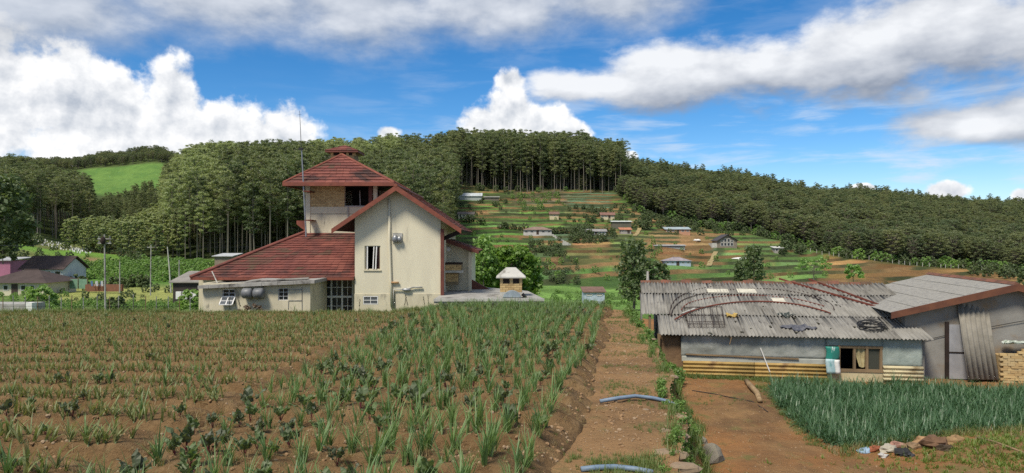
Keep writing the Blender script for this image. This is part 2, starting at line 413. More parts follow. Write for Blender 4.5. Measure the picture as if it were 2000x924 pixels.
def build_terrain():
    pxs = np.concatenate([np.arange(-1400,-100,45), np.arange(-100,2100,5.5), np.arange(2100,3401,45)]).astype(float)
    Ys = np.concatenate([np.arange(36.5,150,2.2), np.arange(150,410,0.95), np.geomspace(410,1550,60)])
    PX, YY = np.meshgrid(pxs, Ys)
    Z, fr, fl, m = terr(PX, YY)
    X = (PX-1000)/FP*YY
    V = np.stack([X, YY, Z], -1).reshape(-1, 3)
    b = base_py(PX, YY)
    # what grows or lies where: base colours
    def c(*q): return np.array(q, float)
    C = np.zeros(PX.shape+(3,)); C[:] = c(.055,.075,.025)
    def put(mask, col):
        mask = np.clip(mask, 0, 1)[..., None]; C[:] = C*(1-mask)+np.asarray(col)*mask
    def reg(x0, x1, y0, y1, s=6, j=14):
        q = fbm(PX/35+3, b/12, 3)*j; qx = fbm(PX/40, b/20+7, 2)*j
        return sstep(x0-s, x0+s, PX+qx)*(1-sstep(x1-s, x1+s, PX+qx))*sstep(y0-s/2, y0+s/2, b+q*.3)*(1-sstep(y1-s/2, y1+s/2, b+q*.3))
    put((YY < 205)*(PX < 900)*1.0, (.12,.18,.05))
    strip = .55+.9*vnoise(PX/60+2, YY/7)
    put((PX > 890)*(YY < 175)*1.0, (.12,.21,.05)); C[:] = np.where(((PX > 890)*(YY < 175))[..., None], C*strip[..., None], C)
    put(reg(90,420,500,556)*(YY < 210), (.09,.18,.035))
    put(reg(90,340,560,592), (.26,.28,.085))
    put(reg(60,280,476,506)*(YY < 215), (.20,.14,.075))
    put(reg(-300,160,452,520)*(YY < 230), (.13,.15,.05))
    put((PX < 460)*sstep(192,197,YY)*(1-sstep(203,208,YY)), (.12,.22,.04))
    put(sstep(540,560,YY)*(1-sstep(775,790,YY))*sstep(140,175,PX)*(1-sstep(320,350,PX)), (.105,.185,.042)); put(0.5*sstep(540,560,YY)*(1-sstep(775,790,YY))*sstep(140,175,PX)*(1-sstep(320,350,PX))*sstep(.45,.6,vnoise(PX/14,YY/9)), (.06,.13,.03))
    # terraces: one crop per plot
    pid = vnoise(PX/75+fl*3.7, fl*1.31+0.5)
    pal = np.array([(.055,.095,.028),(.075,.14,.035),(.09,.165,.038),(.065,.095,.035),(.12,.13,.05),(.19,.115,.055),(.05,.075,.03),(.09,.14,.075)])
    pc = pal[np.clip((pid*1.3-0.15)*8, 0, 7).astype(int)]
    spec = [((880,1010,428,475),(.095,.20,.04)),((1100,1195,378,402),(.10,.165,.10)),((1000,1105,368,398),(.13,.085,.065)),
            ((885,985,352,366),(.23,.13,.07)),((1125,1195,466,482),(.25,.125,.06)),((1105,1230,482,520),(.15,.14,.05)),
            ((1262,1400,455,478),(.24,.145,.07)),((1290,1390,478,512),(.25,.12,.05)),((1415,1610,440,560),(.10,.17,.045)),
            ((1240,1420,518,560),(.095,.18,.045)),((1610,1990,485,570),(.25,.125,.05)),((1700,1990,520,545),(.19,.11,.045)),
            ((1190,1260,440,480),(.12,.15,.05)),((1050,1230,530,600),(.085,.17,.04)),((900,1100,300,352),(.04,.055,.02))]
    for k, (r, col) in enumerate(spec):
        mk = reg(*r, s=5, j=18)[..., None]*0.70; pc = pc*(1-mk)+np.array(col)*mk
    stripe = (0.55+0.95*vnoise(PX/90, fl*2.7)[..., None])*np.where(np.mod(fl, 2) < 1, 0.74, 1.18)[..., None]
    ris = (sstep(0.64,0.72,fr)*(1-sstep(0.93,1.0,fr)))[..., None]
    rk = sstep(.35,.6,vnoise(PX/45, fl*5.1))[..., None]; rc = np.array((.16,.10,.045))*(1-rk)+np.array((.045,.055,.024))*rk
    tcx = pc*stripe*(1-ris*0.95)+rc*ris*0.95*(.55+.9*vnoise(PX/55+9, fl*3.3)[..., None])
    C = C*(1-m[..., None])+tcx*m[..., None]
    fl2 = (PX > 1150)*(b < fb(PX)+2)*(YY > 200)
    put(fl2*1.0, (.035,.045,.018))
    me = np_mesh('hillside', V, grid_faces(*PX.shape), TERRAIN_M, smooth=True)
    ca = me.color_attributes.new('crop', 'FLOAT_COLOR', 'POINT')
    ca.data.foreach_set('color', np.concatenate([np.clip(C,0,1).reshape(-1,3), np.ones((PX.size,1))], 1).astype(np.float32).ravel())
    o = link_mesh('hillside_terrain', me); tag(o, 'terraced green and brown hillside rising behind the buildings', 'hillside', kind='structure')
def terrain_material():
    m = bpy.data.materials.new('crops_and_soil'); m.use_nodes = True; nt = m.node_tree; t = NT(nt)
    b = nt.nodes['Principled BSDF']; b.inputs['Roughness'].default_value = 0.95; b.inputs['Specular IOR Level'].default_value = 0.1
    a = t.n('ShaderNodeAttribute'); a.attribute_name = 'crop'
    tcn = t.n('ShaderNodeTexCoord'); v = Ex(t, tcn.outputs['Object'])
    n1 = t.noise(v, 0.9, 6, 0.7); n2 = t.noise(t.vmul(v, (.35,.35,1.6)), 0.5, 4, 0.6)
    c = t.bright(Ex(t, a.outputs['Color']), (n1*1.3+0.5)*(n2*0.9+0.65))
    g = t.smooth(t.noise(t.vadd(v, (31,4,8)), 0.35, 5, 0.65), 0.55, 0.72)
    c = t.mix(g*0.3, c, (.06,.11,.03))
    nt.links.new(c.s, b.inputs['Base Color'])
    bn = t.n('ShaderNodeBump'); bn.inputs['Distance'].default_value = 0.7
    nt.links.new(t.noise(v, 1.4, 5, 0.7).s, bn.inputs['Height']); nt.links.new(bn.outputs[0], b.inputs['Normal'])
    return m
TERRAIN_M = terrain_material()
build_terrain()
tag(MB().box(-2900,2900,-55,1560,-61,-60).build('valley_floor', W['cement'], origin=(0,0,-60)), kind='structure')

# ------------------------------------------------------------------ the near ground: field, footpath, yard
def path_l(Y): return 0.62+0.163*(np.asarray(Y, float)-7.7)+0.16*np.sin(np.asarray(Y, float)*0.55+1.0)+0.20*np.exp(-((np.asarray(Y, float)-19)/4)**2)
def path_r(Y): return np.interp(Y, [0,7.7,11.8,16.8,22.8,34,40], [0.9,1.87,2.75,3.66,4.4,5.6,6.3])+0.10*np.sin(np.asarray(Y, float)*1.3)
BP = 1.4                                                      # spacing of the beds
XB = -4.4                                                     # edge between the young crop and the tall crop
def field_z(X, Y):
    X = np.asarray(X, float); Y = np.asarray(Y, float)
    z = -2.3-0.03*Y-0.34*sstep(18, 35, Y)*(1-sstep(-6.5, -2.5, X))
    right = sstep(XB-0.15, XB+0.15, X)
    ph = ((Y+0.30*fbm(X*0.12, Y*0.05, 2)+np.where(X < XB, 0.5, 0))/BP); fr = ph-np.floor(ph)+0.03*fbm(X*3, Y*3, 2)
    bed = sstep(0.32, 0.41, fr)*(1-0.8*sstep(0.93, 1.0, fr))
    z = z-(0.24+0.03*right)*(1-bed)*(.25+.75*sstep(0.3, 1.0, path_l(Y)-X))+0.10*sstep(0.1, 0.8, path_l(Y)-X)
    z = z-0.13*np.exp(-((X-XB)/0.22)**2)
    z = z+0.06*fbm(X*1.6, Y*1.6, 3)+0.035*fbm(X*7, Y*7, 2)
    e = path_l(Y)-X
    z = z-0.20*(1-sstep(0.0, 0.55, e+0.12*fbm(X*2.5, Y*2.5, 2)))
    z = z-0.38*(1-sstep(-0.02, 0.16, e))
    return z-2.6*sstep(35.7, 37.6, Y)
def path_z(X, Y):
    Y = np.asarray(Y, float)
    return -2.3-0.03*Y-0.20+0.09*fbm(X*1.1, Y*0.8, 3)+0.035*fbm(X*6, Y*6, 2)-2.4*sstep(36.5,38.5,Y)
YZ = -5.1
def yard_z(X, Y):
    X = np.asarray(X, float); Y = np.asarray(Y, float)
    z = YZ+0.13*fbm(X*0.5, Y*0.5, 3)+0.05*fbm(X*4, Y*4, 2)
    z = z+0.45*np.exp(-(((X-11.2)/2.2)**2+((Y-15.6)/1.7)**2))+0.25*np.exp(-(((X-13.5)/2.5)**2+((Y-17.4)/1.0)**2))
    u = X-path_r(Y)+0.25*fbm(X*1.5, Y*1.5, 2)
    k = sstep(-0.15, 0.85, u)
    return path_z(X, Y)*(1-k)+z*k if np.ndim(X) else float(path_z(X, Y)*(1-k)+z*k)
def soilmat(name, cols, scale=2.0, peb=(0.42,0.30,0.17), bump=0.04, pebs=26.0, grass=None):
    m = bpy.data.materials.new(name); m.use_nodes = True; nt = m.node_tree; t = NT(nt)
    b = nt.nodes['Principled BSDF']; b.inputs['Roughness'].default_value = 0.97; b.inputs['Specular IOR Level'].default_value = 0.12
    tcn = t.n('ShaderNodeTexCoord'); v = Ex(t, tcn.outputs['Object'])
    n1 = t.smooth(t.noise(v, scale, 8, 0.68), 0.32, 0.68); n2 = t.smooth(t.noise(t.vadd(v,(3,9,1)), scale*0.22, 5, 0.6), 0.38, 0.62)
    c = t.mix(n1, cols[0], cols[1]); c = t.mix(n2*0.8, c, cols[2])
    vo = t.voro(v, pebs); pm = t.smooth(vo, 0.30, 0.12)*t.smooth(t.noise(v, 5.0, 4, 0.6), 0.46, 0.60)
    c = t.mix(pm*0.75, c, peb)
    if grass:
        g = t.smooth(t.noise(t.vadd(v,(8,2,5)), 0.9, 8, 0.7), 0.54, 0.66); c = t.mix(g*0.8, c, grass)
    nt.links.new(c.s, b.inputs['Base Color'])
    bn = t.n('ShaderNodeBump'); bn.inputs['Distance'].default_value = bump
    nt.links.new((t.noise(v, 9.0, 7, 0.7)+pm*0.25).s, bn.inputs['Height']); nt.links.new(bn.outputs[0], b.inputs['Normal'])
    return m
FIELD_M = soilmat('red_brown_field_soil', ((.135,.080,.038),(.255,.168,.084),(.185,.113,.054)), 2.6, (.44,.33,.18), 0.08)
PATH_M = soilmat('trodden_path_earth', ((.25,.15,.072),(.145,.088,.046),(.31,.185,.088)), 1.6, (.42,.31,.19), 0.06, 18, grass=(.17,.14,.06))
YARD_M = soilmat('orange_yard_earth', ((.25,.15,.07),(.14,.082,.042),(.31,.145,.055)), 1.1, (.42,.28,.16), 0.07, 14, grass=(.15,.14,.05))
def sheet(name, xs_fn, Ys, na, zf, m, pw=1.0):
    a = np.linspace(0, 1, na)**pw
    x0, x1 = xs_fn(Ys)
    X = x1[:, None]+(x0-x1)[:, None]*a[None, :]; YY = np.repeat(Ys[:, None], na, 1)
    V = np.stack([X, YY, zf(X, YY)], -1).reshape(-1, 3)
    o = link_mesh(name, np_mesh(name, V, grid_faces(*X.shape)[:, ::-1], m, smooth=True)); tag(o, kind='structure'); return o
Yf = [2.0]
while Yf[-1] < 37.8: Yf.append(Yf[-1]+0.045+0.0016*Yf[-1])
Yf = np.array(Yf)
sheet('field_soil', lambda Y: (-0.95*Y-7, path_l(Y)+0.02), Yf, 330, field_z, FIELD_M, 1.25)
Yp = np.arange(2.0, 39, 0.16)
sheet('footpath', lambda Y: (path_l(Y)-0.40, path_r(Y)+0.06), Yp, 30, path_z, PATH_M)
Yy = np.concatenate([np.arange(4, 30, 0.14), np.arange(30, 46, 0.6)])
sheet('yard_ground', lambda Y: (path_r(Y)-0.02, path_r(Y)*0+42.0), Yy, 170, yard_z, YARD_M, 0.5)

# ================================================================== the cream house with the red roofs
def rng_pick(): return random.random()
def tiled(mb, e0, e1, t0, t1, n, th=0.045, tw=0.34, tilts=0.012):
    """courses of lapped tiles between an eave edge and a top edge (either may shrink to a point)"""
    e0, e1, t0, t1 = map(Vector, (e0, e1, t0, t1))
    nrm = ((e1-e0)).cross(t0-e0 if (t0-e0).length > 0.01 else t1-e0).normalized()
    if nrm.z < 0: nrm = -nrm
    for i in range(n):
        a, b = i/n, min((i+1.12)/n, 1.0)
        p0, p1 = e0.lerp(t0, a), e1.lerp(t1, a); q0, q1 = e0.lerp(t0, b), e1.lerp(t1, b)
        L = (p1-p0).length; k = max(1, int(round(L/tw)))
        for j in range(k):
            u0, u1 = (j+0.012)/k, (j+1-0.012)/k; h = th+random.uniform(-tilts, tilts)
            A, B = p0.lerp(p1, u0)+nrm*h, p0.lerp(p1, u1)+nrm*(h+random.uniform(-.004,.004)); Cc, D = q0.lerp(q1, u1)+nrm*0.006, q0.lerp(q1, u0)+nrm*0.006
            r = float(vnoise(A.x*.55+A.z*.7, A.y*.5+A.z*1.1))+random.uniform(-.13,.13); mb.cur = 2 if r < .24 else (0 if r < .58 else 1)
            mb.add([A, B, Cc, D, p0.lerp(p1, u0), p0.lerp(p1, u1)], [(0,1,2,3), (4,5,1,0)])
    return mb
def under(mb, pts, th):
    """solid board under a roof slope"""
    pts = [Vector(p) for p in pts]; n = (pts[1]-pts[0]).cross(pts[2]-pts[0]).normalized()
    if n.z < 0: n = -n
    return mb.slab([p-n*0.004 for p in pts], -n*th)
TILES = [W['tile'], W['tile2'], W['tile_moss']]
def bricks(parent, x0, x1, z0, z1, y, bw=0.235, bh=0.083, proud=0.012, gap=0.014, name='brickwork', face=-1):
    mb = MB(); r = 0; z = z0
    while z < z1-0.02:
        zt = min(z+bh-gap, z1); x = x0-(bw/2 if r % 2 else 0)
        while x < x1-0.01:
            a, b = max(x, x0), min(x+bw-gap, x1)
            if b-a > 0.03:
                mb.cur = 0 if random.random() < 0.65 else 1
                mb.box(a, b, y-proud-random.uniform(0, .004), y+0.05, z, zt)
            x += bw
        z += bh; r += 1
    o = mb.build(name, [W['brick'], W['brick2']], parent); o['kind'] = 'stuff'; return o
def pane_grid(parent, x0, x1, z0, z1, y, cols, rows, bar=0.04, name='window', fw=0.06, glass='glass', col='white', d=0.05, skip=()):
    """window: frame with mullions > panes"""
    f = MB()
    f.box(x0, x0+fw, y-d, y, z0, z1); f.box(x1-fw, x1, y-d, y, z0, z1)
    f.box(x0+fw, x1-fw, y-d, y, z0, z0+fw); f.box(x0+fw, x1-fw, y-d, y, z1-fw, z1)
    for i in range(1, cols):
        x = x0+(x1-x0)*i/cols; f.box(x-bar/2, x+bar/2, y-d+.006, y-.004, z0+fw, z1-fw)
    for j in range(1, rows):
        z = z0+(z1-z0)*j/rows; f.box(x0+fw, x1-fw, y-d+.010, y-.008, z-bar/2, z+bar/2)
    fr = f.build(name, W[col], parent)
    for i in range(cols):
        for j in range(rows):
            if (i, j) in skip: continue
            a, b = x0+(x1-x0)*i/cols+bar/2, x0+(x1-x0)*(i+1)/cols-bar/2
            c, e = z0+(z1-z0)*j/rows+bar/2, z0+(z1-z0)*(j+1)/rows-bar/2
            t = random.uniform(-.006, .006)
            MB().add([(a,y-.02+t,c),(b,y-.02-t,c),(b,y-.02-t,e),(a,y-.02+t,e),(a,y-.012+t,c),(b,y-.012-t,c),(b,y-.012-t,e),(a,y-.012+t,e)],
                     [(0,1,2,3),(7,6,5,4),(0,4,5,1),(2,6,7,3)]).build('pane', W[glass], fr)
    return fr
def house():
    GZ = -5.6
    h = thing('cream_house', 'cream two-storey house with red tiled roofs and a square tower', 'house', (-8.5, 44, GZ))
    X = lambda px, Y: (px-1000)/FP*Y
    Z = lambda py, Y: (HZ-py)/FP*Y
    # ---- gable block: front wall with real window openings (frame of wall pieces round each hole)
    Y0 = 41.0; xl, xr = X(693,Y0), X(861,Y0); ax = X(774,Y0); s = 0.68
    wx0, wx1, wz0, wz1 = X(712,Y0), X(743,Y0), Z(527,Y0), Z(480,Y0)
    vx0, vx1, vz0, vz1 = X(709,Y0), X(739,Y0), Z(595,Y0), Z(578,Y0)
    apz = Z(370,Y0); roofz = lambda x: apz-s*abs(x-ax)
    pz = Z(574,Y0)
    w = MB(); t = 0.22
    def wp(pts): w.slab([(x, Y0, z) for x, z in pts], (0, t, 0))
    wp([(xl,wz1),(wx0,wz1),(wx0,roofz(wx0)),(xl,roofz(xl))]); wp([(wx0,wz1),(wx1,wz1),(wx1,roofz(wx1)),(wx0,roofz(wx0))])
    wp([(wx1,pz),(xr,pz),(xr,roofz(xr)),(ax,apz),(wx1,roofz(wx1))])
    wp([(xl,wz0),(wx0,wz0),(wx0,wz1),(xl,wz1)])
    wp([(xl,pz),(wx1,pz),(wx1,wz0),(xl,wz0)])
    w.build('front_wall', W['cream'], h)
    pl = MB(); yp = Y0-0.03
    def pp(a,b,c,d): pl.box(a,b,yp,Y0+t,c,d)
    pp(xl-.02,vx0,GZ,pz); pp(vx1,xr,GZ,pz); pp(vx0,vx1,vz1,pz); pp(vx0,vx1,GZ,vz0)
    pl.build('plinth', W['cream_dirty'], h)
    side = MB(); side.box(xl,xl+t,Y0+t,52,GZ,roofz(xl)); side.box(xr-t,xr,Y0+t,52,GZ,roofz(xr))
    side.slab([(xl,52,GZ),(xr,52,GZ),(xr,52,roofz(xr)),(ax,52,apz),(xl,52,roofz(xl))], (0,-t,0)); side.build('side_wall', W['cream'], h)
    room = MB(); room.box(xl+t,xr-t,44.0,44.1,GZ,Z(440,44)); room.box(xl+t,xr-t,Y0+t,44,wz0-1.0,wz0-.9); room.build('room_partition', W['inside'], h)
    # open window: frame, two leaning sashes, curtain
    fr = MB(); q = .05
    fr.box(wx0,wx0+q,Y0+.06,Y0+.14,wz0,wz1); fr.box(wx1-q,wx1,Y0+.06,Y0+.14,wz0,wz1); fr.box(wx0+q,wx1-q,Y0+.06,Y0+.14,wz0,wz0+q); fr.box(wx0+q,wx1-q,Y0+.06,Y0+.14,wz1-q,wz1)
    fw = fr.build('window', W['cream_dirty'], h)
    for fx, wd in ((.13,.07),(.50,.06),(.66,.07)):
        x = wx0+(wx1-wx0)*fx; MB().slab([(x,Y0-.02,wz0+.03),(x+wd,Y0-.02,wz0+.03),(x+wd+.05*(fx>.4),Y0+.03,wz1-.03),(x+.05*(fx>.4),Y0+.03,wz1-.03)],(0,.035,0)).build('sash', W['white'], fw)
    cur = MB(); n = 12
    cv = [(wx0+(wx1-wx0)*(.78+.2*i/n), Y0+.2+.03*math.sin(i*2.1), zz) for i in range(n+1) for zz in (wz0+.04, wz1-.06)]
    cur.add(cv, [(2*i,2*i+2,2*i+3,2*i+1) for i in range(n)]); cur.build('curtain', mat('dusky_pink_curtain',(.22,.12,.11),(.13,.07,.07),4), fw)
    MB().box(wx0-.05,wx1+.05,Y0-.06,Y0+.05,wz0-.07,wz0-.004).build('sill', W['cream_dirty'], fw)
    pane_grid(h, vx0+.01, vx1-.01, vz0+.01, vz1-.01, yp+.05, 2, 2, .035, fw=.05, glass='glass2')
    # gable roof
    yf, yb = 40.25, 52.3; rx0, rx1 = X(648,yf), X(900,yf); ra = X(773,yf); rz = Z(364,yf)
    re0, re1 = Z(449,yf), Z(449,yf)
    mb = MB(); tiled(mb,(rx0,yb,re0),(rx0,yf+.06,re0),(ra,yb,rz),(ra,yf+.06,rz),15); rl = mb.build('gable_roof', TILES, h); rl['kind'] = 'stuff'
    mb = MB(); tiled(mb,(rx1,yf+.06,re1),(rx1,yb,re1),(ra,yf+.06,rz),(ra,yb,rz),15); r2 = mb.build('gable_roof', TILES, h); r2['kind'] = 'stuff'
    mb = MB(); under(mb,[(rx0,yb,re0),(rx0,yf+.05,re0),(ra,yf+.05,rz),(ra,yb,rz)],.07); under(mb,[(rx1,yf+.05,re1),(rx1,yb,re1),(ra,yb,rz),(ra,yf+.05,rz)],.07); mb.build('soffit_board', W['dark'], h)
    for a, b in (((rx0-.02,re0),(ra,rz)),((rx1+.02,re1),(ra,rz))):
        bd = MB(); dz = .27
        bd.slab([(a[0],yf-.03,a[1]+.06),(b[0],yf-.03,b[1]+.07),(b[0],yf-.03,b[1]+.07-dz*1.15),(a[0],yf-.03,a[1]+.06-dz)],(0,.07,0)); bd.build('barge_board', W['barge'], h)
    MB().tube([(ra,yf-.05,rz+.06),(ra,yb,rz+.06)],.1,8).build('ridge_cap', W['barge'], h)
    # corner downpipe strip, eave beam, pipes on the wall
    MB().box(X(860.5,40.9),X(867,40.9),40.86,41.15,GZ,Z(447,40.9)).build('corner_strip', W['brown'], h)
    MB().slab([(X(866,41.2),41.2,Z(462,41.2)),(X(896,41.2),41.2,Z(449,41.2)),(X(898,41.2),41.2,Z(457,41.2)),(X(866,41.2),41.2,Z(470,41.2))],(0,.25,0)).build('eave_beam', W['dark'], h)
    MB().tube([(X(760,40.9),40.93,Z(388,40.9)),(X(760.5,40.9),40.93,Z(470,40.9)),(X(763,40.9),40.93,Z(548,40.9)),(X(765,40.9),40.93,Z(600,40.9))],.075,8).build('downpipe', W['cream'], h, smooth=True)
    MB().tube([(X(764,40.9),40.9,Z(552,40.9)),(X(779,40.9),40.9,Z(552,40.9))],.06,7).build('pipe_stub', mat('ochre_pipe',(.42,.25,.12),(.33,.2,.1),4), h, smooth=True)
    MB().tube([(X(770,40.9),40.9,Z(604,40.9)),(X(769,40.9),40.9,Z(566,40.9)),(X(790,40.9),40.88,Z(565,40.9)),(X(808,40.9),40.88,Z(561,40.9)),(X(825,40.9),40.9,Z(561,40.9))],.05,7).build('wall_pipe', W['conc_light'], h, smooth=True)
    MB().lump((X(794,40.9),40.86,Z(566,40.9)),(.28,.1,.11),8,5,.1).build('pipe_valve', W['steel'], h, smooth=True)
    # round grey lamp housing on the gable
    v = MB(); c = Vector((X(776,40.9),40.85,Z(466,40.9))); v.box(c.x-.28,c.x+.28,40.94,40.998,c.z-.25,c.z+.33); v.build('lamp_bracket', W['conc_light'], h)
    v = MB(); v.lump((c.x-.11,40.8,c.z-.02),(.19,.16,.25),10,7,.04); v.lump((c.x+.14,40.82,c.z-.04),(.16,.15,.2),10,7,.04); v.build('lamp_housing', W['steel'], h, smooth=True)
    # ---- main hipped roof and the wall below it
    ye = 40.9; ez = Z(543,ye); xe0, xe1 = X(374,ye), X(700,ye)
    yt = 46.3; ztp = Z(455,yt); xt0, xt1 = X(597,yt), X(700,yt)
    mb = MB(); tiled(mb,(xe0,ye,ez),(xl-.01,ye,ez),(xt0,yt,ztp),(xl-.01,yt,ztp),19,.06,.42); o = mb.build('main_roof', TILES, h); o['kind'] = 'stuff'
    mb = MB(); tiled(mb,(xe0,yt+5.2,ez),(xe0,ye,ez),(xt0,yt+2,ztp),(xt0,yt,ztp),19,.06,.42); o = mb.build('main_roof', TILES, h); o['kind'] = 'stuff'
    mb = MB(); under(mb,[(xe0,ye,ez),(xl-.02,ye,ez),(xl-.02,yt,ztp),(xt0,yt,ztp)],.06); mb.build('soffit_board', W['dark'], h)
    MB().tube([(xe0-.05,ye-.05,ez+.05),(xt0,yt,ztp+.08)],.11,8).build('hip_cap', W['tile2'], h)
    MB().box(xe0-.05,xl-.03,ye-.05,ye+.02,ez-.12,ez+.035).build('gutter', W['barge'], h)
    yw = 42.2; gx0, gx1 = X(626,yw), X(689,yw); gz1 = Z(543,yw); gz0 = GZ+.55
    mb = MB(); zt = -1.9
    mb.box(X(388,yw),gx0,yw,yw+t,GZ,zt); mb.box(gx0,gx1,yw,yw+t,GZ,gz0); mb.box(gx0,gx1,yw,yw+t,gz1,zt); mb.box(gx1,xl+.1,yw,yw+t,GZ,zt); mb.build('rear_wall', W['cream_dirty'], h)
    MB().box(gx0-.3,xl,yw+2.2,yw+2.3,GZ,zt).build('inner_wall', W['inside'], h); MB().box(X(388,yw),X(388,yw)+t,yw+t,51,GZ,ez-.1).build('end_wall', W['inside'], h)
    pane_grid(h, gx0+.005, gx1-.005, gz0+.005, gz1-.005, yw+.12, 6, 5, .035, 'glazed_door', .06)
    for fx in (1/3, 2/3):
        x = gx0+(gx1-gx0)*fx; MB().box(x-.05,x+.05,yw+.03,yw+.066,gz0+.08,gz1-.08).build('door_stile', W['white'], h)
    MB().box(gx0+.08,gx1-.08,yw+.02,yw+.062,gz0+(gz1-gz0)*.6-.06,gz0+(gz1-gz0)*.6+.06).build('door_transom', W['white'], h)
    # ---- tower
    yT = 46.3; tx0, tx1 = X(597,yT), X(736,yT); zE = Z(358,45.1)
    cz0 = GZ; pj = X(606,yT); bx1 = X(673,yT); ox1 = X(722,yT); bz = Z(404,yT)
    mb = MB(); mb.box(tx0,pj,yT-.05,yT+.3,cz0,zE+.2); mb.box(X(729,yT),tx1,yT-.03,yT+.3,Z(420,yT),zE+.2); mb.build('corner_column', W['cream'], h)
    mb = MB(); mb.box(pj,tx1,yT,yT+.25,cz0,Z(418.5,yT)); mb.box(pj,tx1,yT-.012,yT+.25,Z(417.5,yT),bz); mb.box(pj,bx1,yT+.02,yT+.25,bz,zE+.2)
    mb.box(tx1-.25,tx1,yT+.3,yT+4.6,cz0,bz); mb.box(tx0,tx0+.25,yT+.3,yT+4.6,cz0,zE+.2); mb.box(tx0+.25,tx1-.25,yT+4.35,yT+4.6,cz0,zE+.2); mb.build('tower_wall', W['cream_dirty'], h)
    MB().box(pj+.002,bx1-.002,yT+.001,yT+.02,bz+.003,zE+.2).build('mortar_bed', W['mortar'], h)
    bricks(h, pj+.004, bx1-.004, bz+.012, zE+.12, yT, .225, .1)
    MB().box(bx1+.02,ox1,yT-.06,yT+.28,bz-.002,bz+.07).build('sill', W['conc'], h)
    MB().box(X(720.5,yT),X(727.5,yT),yT-.1,yT+.1,Z(404,yT),zE+.1).build('tower_post', W['brown'], h)
    MB().box(bx1,tx1,yT+.25,yT+4.3,bz-.35,bz-.25).build('tower_floor', W['conc'], h)
    MB().box(bx1+.02,tx1-.3,yT+2.2,yT+2.3,bz-.2,zE+.15).build('screen_wall', W['dark'], h)
    MB().tube([(X(703,yT),yT+.1,bz),(X(702,yT),yT+.12,Z(372,yT))],.03,5).build('vent_pipe', W['conc'], h)
    MB().tube([(X(680,yT),yT-.03,bz),(X(680,yT),yT-.03,Z(425,yT))],.05,6).build('waste_pipe', W['conc'], h)
    # tower roof
    f0, f1 = X(553,45.1), X(770,45.1); yb2 = yT+4.6+1.2; zc = zE; apx, apy, apz2 = X(668,48.6), 48.6, Z(303,48.6)
    crn = [(f0,45.1,zc),(f1,45.1,zc),(f1,yb2,zc),(f0,yb2,zc)]; ap = (apx,apy,apz2)
    for i in range(4):
        mb = MB(); tiled(mb,crn[i],crn[(i+1) % 4],ap,ap,10,.07,.45); o = mb.build('tower_roof', TILES, h); o['kind'] = 'stuff'
        MB().tube([Vector(crn[i])+Vector((0,0,.05)),Vector(ap)+Vector((0,0,.05))],.085,7).build('hip_cap', W['barge'], h)
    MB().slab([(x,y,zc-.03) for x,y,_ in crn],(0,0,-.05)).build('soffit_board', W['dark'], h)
    mb = MB(); mb.box(f0-.03,f1+.03,45.03,45.09,zc-.17,zc+.06); mb.box(f1-.02,f1+.04,45.1,yb2,zc-.17,zc+.055); mb.box(f0-.04,f0+.02,45.1,yb2,zc-.17,zc+.055); mb.build('fascia', W['barge'], h)
    # brick vent stack above the tower
    Yc = 49.4; c0, c1 = X(645,Yc), X(692,Yc); z0, z1 = Z(318,Yc), Z(295,Yc)
    st = MB(); st.box(c0+.03,c1-.03,Yc+.04,Yc+1.5,z0-.6,z1-.02); s2 = st.build('vent_stack', W['mortar'], h)
    b2 = bricks(s2, c0+.03, c1-.03, z0, z1-.30, Yc+.04, .225, .1)
    for fx in (.0,.36,.64,.9):
        MB().box(c0+(c1-c0)*fx+.03,c0+(c1-c0)*(fx+.11)+.03,Yc+.005,Yc+.2,z1-.32,z1).build('stack_pier', W['brick'], s2)
    MB().box(c0+.06,c1-.06,Yc+.02,Yc+.1,z1-.3,z1-.02).build('vent_shade_panel', W['dark'], s2)  # solid dark panel, painted as the shade between the piers
    k0, k1, ky0, ky1 = X(637,Yc), X(701,Yc), Yc-.35, Yc+1.9; kc = [(k0,ky0,z1),(k1,ky0,z1),(k1,ky1,z1),(k0,ky1,z1)]; ka = ((k0+k1)/2,(ky0+ky1)/2,Z(281,Yc))
    mb = MB()
    for i in range(4): tiled(mb,kc[i],kc[(i+1) % 4],ka,ka,3,.05,.4)
    o = mb.build('stack_cap', TILES, s2); o['kind'] = 'stuff'
    MB().slab([(x,y,z-.02) for x,y,z in kc],(0,0,-.1)).build('stack_slab', W['brown'], s2)
    # small red canopy on the tower's left side
    mb = MB(); mb.slab([(X(580,46.5),46.4,Z(431,46.5)),(tx0,46.4,Z(431,46.5)),(tx0,46.4,Z(452,46.5)),(X(590,46.5),46.4,Z(446,46.5)),(X(580,46.5),46.4,Z(438,46.5))],(0,1.6,0)); mb.build('side_canopy', W['barge'], h)
    # ---- lean-to on the right
    yl = 45.0; lx0, lx1 = X(862,yl), X(919,yl); lz0 = Z(470,yl); lz1 = Z(491,yl)
    mb = MB(); mb.slab([(xr-.3,yl,GZ),(lx1,yl,GZ),(lx1,yl,lz1-.02),(xr-.3,yl,lz0)],(0,.22,0)); mb.box(lx1-.22,lx1,yl+.22,51,GZ,lz1-.05); mb.build('lean_to_wall', W['cream'], h)
    yq = 44.3; r0, r1 = (X(862,yq),yq,Z(465,yq)), (X(934,yq),yq,Z(491,yq))
    mb = MB(); tiled(mb,r1,(r1[0],51,r1[2]),r0,(r0[0],51,r0[2]),7,.05,.36); o = mb.build('lean_to_roof', TILES, h); o['kind'] = 'stuff'
    mb = MB(); under(mb,[r1,(r1[0],51,r1[2]),(r0[0],51,r0[2]),r0],.06); mb.build('soffit_board', W['dark'], h)
    MB().slab([(r0[0],yq-.04,r0[2]+.06),(r1[0]+.03,yq-.04,r1[2]+.06),(r1[0]+.03,yq-.04,r1[2]-.17),(r0[0],yq-.04,r0[2]-.19)],(0,.06,0)).build('barge_board', W['brown'], h)
